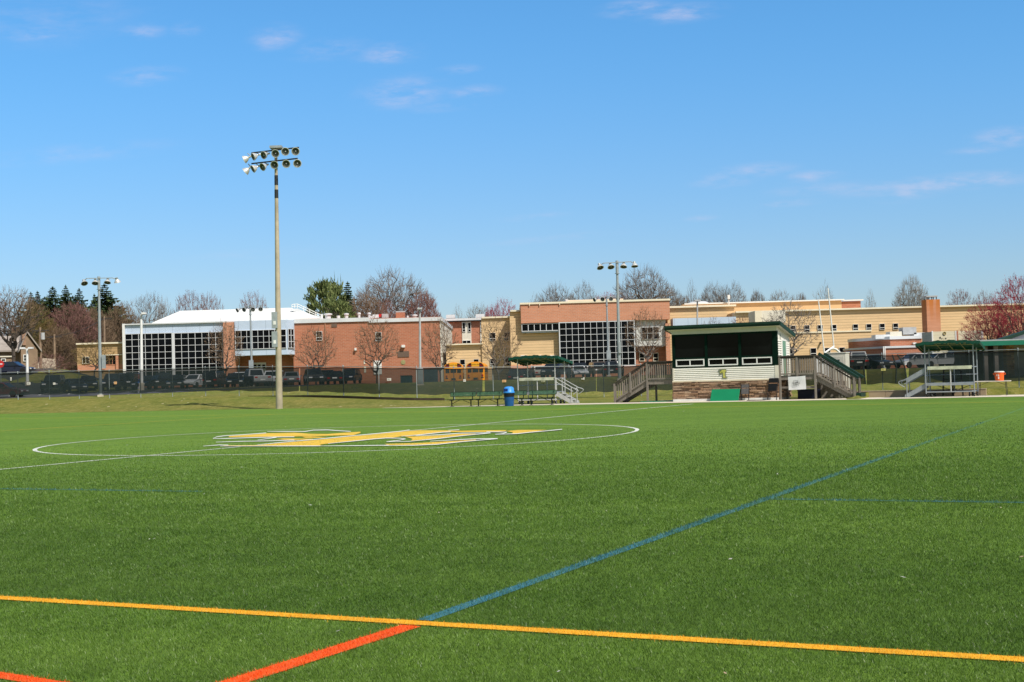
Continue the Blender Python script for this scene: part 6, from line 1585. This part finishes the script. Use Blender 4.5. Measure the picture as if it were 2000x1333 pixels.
def conifer_mesh(seed, pine=False):
    r = random.Random(seed); V = []; Fq = []
    def spray(p, d, L, w):
        d = d.normalized(); s = d.cross(Vector((0, 0, 1)))
        if s.length < .05: s = Vector((1, 0, 0))
        s.normalize(); s.rotate(Matrix.Rotation(r.uniform(-.9, .9), 3, d)); i = len(V); m_ = p+d*L*.45
        V.extend([p, m_+s*w+Vector((0, 0, -.1*L)), p+d*L+Vector((0, 0, .08*L)), m_-s*w+Vector((0, 0, -.1*L))]); Fq.append((i, i+1, i+2, i+3))
    if not pine:
        n = 46
        for k in range(n):
            z = .07+.93*(k/n)**.92; R_ = (1-z)**.95*1.0*r.uniform(.72, 1.15)+.012; nb = int(11+9*(1-z))
            for j in range(nb):
                an = r.uniform(0, 2*PI); Lb = R_*r.uniform(.55, 1.12); d = Vector((math.cos(an), math.sin(an), 0))
                m_ = max(3, int(9*Lb)+3)
                for q in range(m_):
                    f = (q+.4)/m_; zz_d = z-.10*Lb*f+.06*Lb*f*f*1.6
                    p = Vector((d.x*Lb*f, d.y*Lb*f, zz_d))
                    for e_ in range(2):
                        dd = d+Vector((r.gauss(0, .6), r.gauss(0, .6), r.gauss(-.1, .12))); spray(Vector((p.x, p.y, p.z)), Vector((dd.x, dd.y, dd.z*.35)), (.025+.20*R_)*r.uniform(.6, 1.2), .008+.045*R_)
        for _ in range(14): spray(Vector((0, 0, .965)), Vector((r.gauss(0, .10), r.gauss(0, .10), .3)), .04, .008)
    else:
        for k in range(66):
            z = .2+.78*(k+r.uniform(0, 1))/66; R_ = (1.0-abs(z-.42)*1.0)*r.uniform(.55, 1.05) if z > .42 else r.uniform(.6, 1.0)
            an = r.uniform(0, 2*PI); d = Vector((math.cos(an), math.sin(an), 0))
            for q in range(5):
                f = .5+.5*q/4 if z < .9 else q/4; c = Vector((d.x*R_*f, d.y*R_*f, z+.10*f*R_))
                for e_ in range(13):
                    o = Vector((r.gauss(0, .06), r.gauss(0, .06), r.gauss(0, .016))); dd = Vector((r.gauss(0, .5)+d.x*.7, r.gauss(0, .5)+d.y*.7, r.uniform(.0, .16))); spray(c+o, dd, .115*r.uniform(.6, 1.2), .022)
    return [tuple(v) for v in V], Fq
CM = {}
def conifer(label, seed, px, pytop, wpx, D, pine=False, m=None, group=None):
    P = W(px, 735, D); P.z = gz(P.x, P.y)-.1; t = thing('pine_tree' if pine else 'spruce_tree', label, 'tree', tuple(P), random.uniform(0, 6), group)
    h = W(px, pytop, D).z-P.z; hw = wpx/2*D/FPX*(1.0 if pine else 3.3); m = m or (PINE if pine else SPRUCE)
    key = (seed, pine, m.name)
    if key not in CM: V, F_ = conifer_mesh(seed, pine); CM[key] = mesh_of('crown', V, F_, m)
    o = bpy.data.objects.new('crown', CM[key]); COL.objects.link(o); o.parent = t; o.scale = (hw, hw, h)
    b = MB(); b.tube((0, 0, -.2), (0, 0, h*.93), .32, .04, 8); 
    if pine:
        rr = random.Random(seed)
        for k in range(18): a = rr.uniform(0, 6.28); z = rr.uniform(.2, .85)*h; b.tube((0, 0, z), (math.cos(a)*hw*.7, math.sin(a)*hw*.7, z+.1*h), .09, .03, 5)
    b.build('trunk', BARKT, t, True)
GB = 'bare trees beyond the school'; GF = 'young bare trees in front of the school'; GS = 'evergreens at the left'
conifer('small spruce at the left end of the evergreen row', 1, 63, 571, 44, 232, group=GS); conifer('narrow spruce second from the left in the evergreen row', 2, 76, 568.5, 42, 228, group=GS)
conifer('broad dark spruce in the middle of the evergreen row', 3, 106, 560, 60, 226, group=GS); conifer('tall slim spruce right of the broad dark spruce', 4, 131.5, 557, 44, 228, group=GS)
conifer('open topped spruce left of the four lamp pole', 5, 158, 563.5, 52, 232, group=GS); conifer('dense pointed spruce directly behind the four lamp pole', 1, 207, 554.5, 76, 224, group=GS); conifer('thin spruce tip peeking out left of the four lamp pole', 2, 187, 574, 34, 236, group=GS)
conifer('low dark spruce between the small spruces and the broad one', 3, 90, 580, 52, 236, group=GS); conifer('low dark spruce filling the gap right of the tall slim one', 4, 145, 578, 50, 238, group=GS)
tree('tall brown bare tree with forked dark trunk at the far left', 'big', 21, 27, 561, 104, 168, BARKB, BARKT, pyb=720)
tree('reddish bare tree cut by the left edge', 'round', 22, -12, 588, 84, 185, BARKR, BARKT)
tree('olive green budding tree left of the evergreens', 'bud', 23, 60, 596, 80, 196, BARKO, BARKT, name='budding_tree')
tree('olive budding tree between house and reddish tree', 'bud', 24, 96, 628, 56, 200, BARKO, BARKT, name='budding_tree')
tree('big rounded reddish tree below the spruces', 'dense', 25, 142, 594, 92, 202, BARKR, BARKT)
tree('brown rounded tree right of the big reddish tree', 'dense', 26, 180, 606, 84, 206, BARKB, BARKT)
tree('brown bare tree beside the left end of the glass wing', 'dense', 27, 238, 596, 74, 214, BARKB, BARKT)
tree('low brown thicket tree behind the utility poles', 'dense', 25, 116, 640, 70, 196, BARKB, BARKT)
tree('grey bare tree with wide limbs left of the white roof', 'round', 28, 291, 577, 84, 246, BARKG, BARKT2, GB); tree('grey bare tree half hidden by the left end of the white roof', 'fine', 29, 322, 583, 60, 250, BARKP, BARKT2, GB)
tree('pinkish tree rising above the middle of the white roof', 'bud', 30, 372, 576, 66, 246, BARKR, BARKT2, GB); tree('pinkish tree above the white roof, right of its twin', 'bud', 23, 410, 578, 56, 250, BARKR, BARKT2, GB)
tree('small pinkish tree behind the far four lamp pole', 'bud', 24, 497, 577, 62, 248, BARKR, BARKT2, GB)
conifer('large yellow green pine left of the big bare tree', 6, 628, 553, 86, 232, True); conifer('yellow green pine close to the dark spruce', 7, 660, 556, 64, 236, True); conifer('dark spruce between pine and brown tree', 3, 683.5, 550, 48, 240)
conifer('low pine behind the roof vents', 8, 664, 590, 80, 222, True)
tree('rusty brown rounded tree above the gym roof', 'dense', 26, 718, 578, 84, 226, BARKB, BARKT, GB); tree('low reddish tree at the foot of the big bare tree', 'bud', 30, 757, 589, 44, 224, BARKR, BARKT, GB)
tree('biggest bare tree with fan shaped limbs above the gym roof', 'vase', 31, 769, 530, 138, 240, BARKG, BARKT, GB); tree('reddish brown tree right of the biggest bare tree', 'dense', 25, 828, 574, 78, 236, BARKR, BARKT, GB)
tree('pale bare tree above the recessed block', 'fine', 29, 897, 599, 44, 270, BARKP, BARKT2, GB); tree('pale brown bare tree left of the small maroon tree', 'round', 28, 938, 596, 54, 268, BARKB, BARKT2, GB); tree('small maroon tree left of the entrance block', 'bud', 24, 986, 590, 64, 256, BARKM, BARKT, GB); tree('low maroon tree behind the tan block roof', 'bud', 23, 965, 603, 50, 258, BARKM, BARKT, GB)
tree('small grey bare tree at the left above the entrance roof', 'fine', 29, 1050, 577, 56, 262, BARKG, BARKT2, GB); tree('grey bare tree above the left part of the entrance roof', 'vase', 32, 1090, 560, 84, 262, BARKG, BARKT, GB); tree('grey bare tree above the middle of the entrance roof', 'round', 33, 1146, 557, 66, 264, BARKG, BARKT2, GB)
tree('maroon tree showing low above the entrance roof', 'bud', 30, 1188, 577, 66, 246, BARKM, BARKT, GB); tree('maroon tree low behind the tall grey pole', 'bud', 24, 1222, 578, 54, 246, BARKM, BARKT, GB)
tree('large bare tree above the right end of the entrance roof', 'vase', 34, 1262, 525, 112, 244, BARKG, BARKT, GB); tree('bare tree just right of the entrance block', 'round', 33, 1314, 563, 66, 248, BARKG, BARKT, GB); tree('slim upright bare tree left of the roof mast', 'fine', 29, 1356, 550, 38, 252, BARKG, BARKT2, GB)
tree('brown tree low above the left part of the tan wing', 'dense', 26, 1338, 582, 60, 246, BARKB, BARKT, GB); tree('bare tree behind the roof mast, left half', 'vase', 32, 1398, 558, 70, 250, BARKG, BARKT, GB); tree('bare tree behind the roof mast, right half', 'round', 28, 1433, 556, 74, 252, BARKG, BARKT, GB)
tree('small bare tree in a gap above the tan wing', 'dense', 26, 1483, 573, 44, 262, BARKG, BARKT, GB); tree('wide low bare tree above the middle of the tan wing', 'round', 33, 1530, 573, 80, 262, BARKB, BARKT, GB); tree('low bare tree between the wide low tree and the goal post', 'dense', 27, 1570, 578, 44, 266, BARKB, BARKT2, GB)
tree('bare tree behind the tops of the goal post', 'fine', 35, 1616, 556, 72, 256, BARKP, BARKT2, GB); tree('small round bare tree alone above the tan wing', 'fine', 29, 1705, 568, 36, 258, BARKP, BARKT2, GB); tree('bare tree just left of the brick chimney', 'vase', 34, 1786, 541, 62, 250, BARKP, BARKT2, GB)
tree('tree with reddish twigs right of the brick chimney', 'bud', 30, 1880, 571, 62, 240, BARKR, BARKT, GB); tree('small tree with reddish twigs left of the maroon tree', 'bud', 24, 1928, 574, 50, 236, BARKR, BARKT, GB)
tree('large maroon tree at the right edge', 'bud', 36, 1996, 543, 128, 142, BARKM, BARKT); tree('spreading maroon tree left of the large one', 'bud', 37, 1936, 590, 118, 146, BARKM, BARKT); tree('low dense maroon tree above the field house', 'bud', 38, 1972, 606, 116, 148, BARKM, BARKT)
# mass of the maroon wall behind: brick return of the wing
for (px, pt, wpx, lb_, sd, D) in ((441, 628, 70, 'young bare tree in front of the brick pillar', 41, 166), (617, 640, 86, 'young bare tree left of the small gym window', 42, 166), (736, 622, 88, 'young bare tree in front of the white gym door', 43, 166), (860, 622, 72, 'young bare tree at the right corner of the gym', 41, 166), (974, 622, 80, 'young bare tree in front of the tan block', 42, 166), (1266, 604, 82, 'young bare tree in front of the white entrance panel', 43, 166), (1546, 592, 104, 'young bare tree behind the press box door', 44, 166), (1450, 618, 60, 'young tree with red twigs showing above the press box roof', 41, 168), (1395, 624, 60, 'thin young tree showing above the left of the press box roof', 43, 170)):
    tree(lb_, 'young', sd, px, pt, wpx, D, BARKR if 'red' in lb_ else BARKB if px < 1300 else BARKG, BARKT2 if px > 900 else BARKT, GF, name='young_tree')
tree('low spreading bare tree in front of the house garage', 'young', 42, 99, 690, 70, 150, BARKR, BARKT2, None, 725, name='young_tree'); tree('young bare tree in front of the low tan building', 'young', 44, 184, 668, 80, 162, BARKO, BARKT, None, 720, name='young_tree')

# ------------------------------------------------------------------ light and sky
SUN_EL, SUN_AZ = math.radians(51), math.radians(142)     # azimuth clockwise from the view axis: behind and to the right
sd_ = Vector((math.sin(SUN_AZ)*math.cos(SUN_EL), math.cos(SUN_AZ)*math.cos(SUN_EL), math.sin(SUN_EL)))
sl = bpy.data.lights.new('sun', 'SUN'); sl.energy = 5.0; sl.angle = math.radians(.53); sl.color = (1, .94, .84)
so = bpy.data.objects.new('sun', sl); COL.objects.link(so); so.rotation_euler = sd_.to_track_quat('Z', 'Y').to_euler(); so.location = (40, -40, 60)
wd = bpy.data.worlds.new('World'); sc.world = wd; wd.use_nodes = True
nt = wd.node_tree; nn_ = nt.nodes; bg = nn_['Background']; LK = nt.links.new
sky = nn_.new('ShaderNodeTexSky'); sky.sky_type = 'NISHITA'; sky.sun_disc = False; sky.sun_elevation = SUN_EL; sky.sun_rotation = SUN_AZ
sky.air_density = 1.0; sky.dust_density = .6; sky.ozone_density = 2.0; sky.altitude = 100
bg.inputs[1].default_value = .14
tc = nn_.new('ShaderNodeTexCoord'); sp_ = nn_.new('ShaderNodeSeparateXYZ'); LK(tc.outputs['Generated'], sp_.inputs[0])
def wm(op, a, b=None, clamp=False):
    n = nn_.new('ShaderNodeMath'); n.operation = op; n.use_clamp = clamp
    for i, x in enumerate((a, b)):
        if x is None: continue
        if isinstance(x, (int, float)): n.inputs[i].default_value = x
        else: LK(x, n.inputs[i])
    return n.outputs[0]
def wmix(f, a, b, blend='MIX'):
    n = nn_.new('ShaderNodeMix'); n.data_type = 'RGBA'; n.blend_type = blend
    for s_, x in ((n.inputs[0], f), (n.inputs[6], a), (n.inputs[7], b)):
        if isinstance(x, (int, float)): s_.default_value = x
        elif isinstance(x, tuple): s_.default_value = (*x, 1)
        else: LK(x, s_)
    return n.outputs[2]
ay = wm('MAXIMUM', wm('ABSOLUTE', sp_.outputs[1]), .05)
az_ = wm('DIVIDE', sp_.outputs[0], ay); el_ = wm('DIVIDE', sp_.outputs[2], ay)
cv = nn_.new('ShaderNodeCombineXYZ'); LK(az_, cv.inputs[0]); LK(el_, cv.inputs[1])
def wnoise(scl, sc3, det=6, rough=.62):
    v = nn_.new('ShaderNodeVectorMath'); v.operation = 'MULTIPLY'; LK(cv.outputs[0], v.inputs[0]); v.inputs[1].default_value = sc3
    n = nn_.new('ShaderNodeTexNoise'); n.inputs['Scale'].default_value = scl; n.inputs['Detail'].default_value = det; n.inputs['Roughness'].default_value = rough
    LK(v.outputs[0], n.inputs['Vector']); return n.outputs[0]
def wramp(f, lo, hi):
    n = nn_.new('ShaderNodeMapRange'); n.interpolation_type = 'SMOOTHSTEP'; n.inputs[1].default_value = lo; n.inputs[2].default_value = hi; LK(f, n.inputs[0]); return n.outputs[0]
# wisps of cloud: (photo x, y, half width, half height, strength)
CL = [(70, 66, 55, 11, .85), (275, 62, 45, 13, .7), (365, 57, 30, 11, .6), (285, 148, 60, 14, .75), (540, 74, 45, 20, .8), (640, 96, 70, 16, .6), (760, 106, 60, 16, .85), (895, 136, 40, 7, .6), (785, 182, 75, 24, .95), (925, 180, 48, 10, .8), (880, 208, 80, 8, .45),
      (1240, 17, 62, 13, 1.0), (1330, 26, 75, 14, 1.0), (1960, 269, 60, 15, .9), (1905, 294, 50, 7, .7), (1470, 335, 75, 12, .7), (1420, 352, 60, 12, .6), (1580, 346, 55, 10, .75), (1850, 358, 190, 13, .95), (1770, 378, 60, 13, .75), (1610, 368, 90, 10, .55), (1540, 398, 60, 6, .55), (1370, 426, 30, 5, .5),
      (150, 300, 170, 14, .35), (90, 40, 170, 40, .28), (500, 496, 120, 8, .25), (1080, 466, 120, 6, .3), (1040, 424, 60, 6, .35)]
tot = None
for (x, y, w, h, s) in CL:
    r = ray(x, y); cx_, cy_ = r.x/r.y, r.z/r.y
    mp = nn_.new('ShaderNodeMapping'); mp.vector_type = 'TEXTURE'; mp.inputs['Location'].default_value = (cx_, cy_, 0); mp.inputs['Rotation'].default_value = (0, 0, .06); mp.inputs['Scale'].default_value = (w*1.6/FPX, h*1.9/FPX, 1)
    LK(cv.outputs[0], mp.inputs[0]); ln = nn_.new('ShaderNodeVectorMath'); ln.operation = 'LENGTH'; LK(mp.outputs[0], ln.inputs[0])
    f = wm('MULTIPLY', wramp(ln.outputs['Value'], 1.0, .0), s); tot = f if tot is None else wm('MAXIMUM', tot, f)
cn = wnoise(1.0, (26, 95, 1), 7, .62); cn2 = wnoise(1.0, (70, 210, 1), 5, .6)
cl = wm('MULTIPLY', wramp(wm('ADD', wm('MULTIPLY', cn, .75), wm('MULTIPLY', cn2, .25)), .36, .74), tot, True)
hz = wnoise(1.0, (5, 30, 1), 5, .6)
front = wm('GREATER_THAN', sp_.outputs[1], 0.0)
fade = wm('MULTIPLY', cl, front)
# saturate the upper sky a little and let it pale toward the horizon
grad = wramp(el_, .0, .30)
nth = wramp(sp_.outputs[1], .15, .55); upz = wramp(sp_.outputs[2], .42, .75)
tint = wmix(wm('MULTIPLY', nth, wm('SUBTRACT', 1.0, upz)), (.80, .74, .64), wmix(grad, (.60, .69, .86), (.475, .935, 1.21)))  # unseen sky behind and overhead tinted warm and dim to cut blue fill
base_ = wmix(1.0, sky.outputs[0], tint, 'MULTIPLY')
cloud = wmix(wm('MULTIPLY', fade, .62), base_, (4.9, 4.75, 6.0))
LK(cloud, bg.inputs[0])

sc.render.engine = 'CYCLES'; sc.view_settings.view_transform = 'Standard'; sc.view_settings.look = 'None'; sc.view_settings.exposure = 0; sc.view_settings.gamma = 1
cy = sc.cycles; cy.use_denoising = True; cy.max_bounces = 6; cy.diffuse_bounces = 2; cy.glossy_bounces = 2; cy.transparent_max_bounces = 12; cy.transmission_bounces = 2; cy.use_adaptive_sampling = True; cy.adaptive_threshold = .015
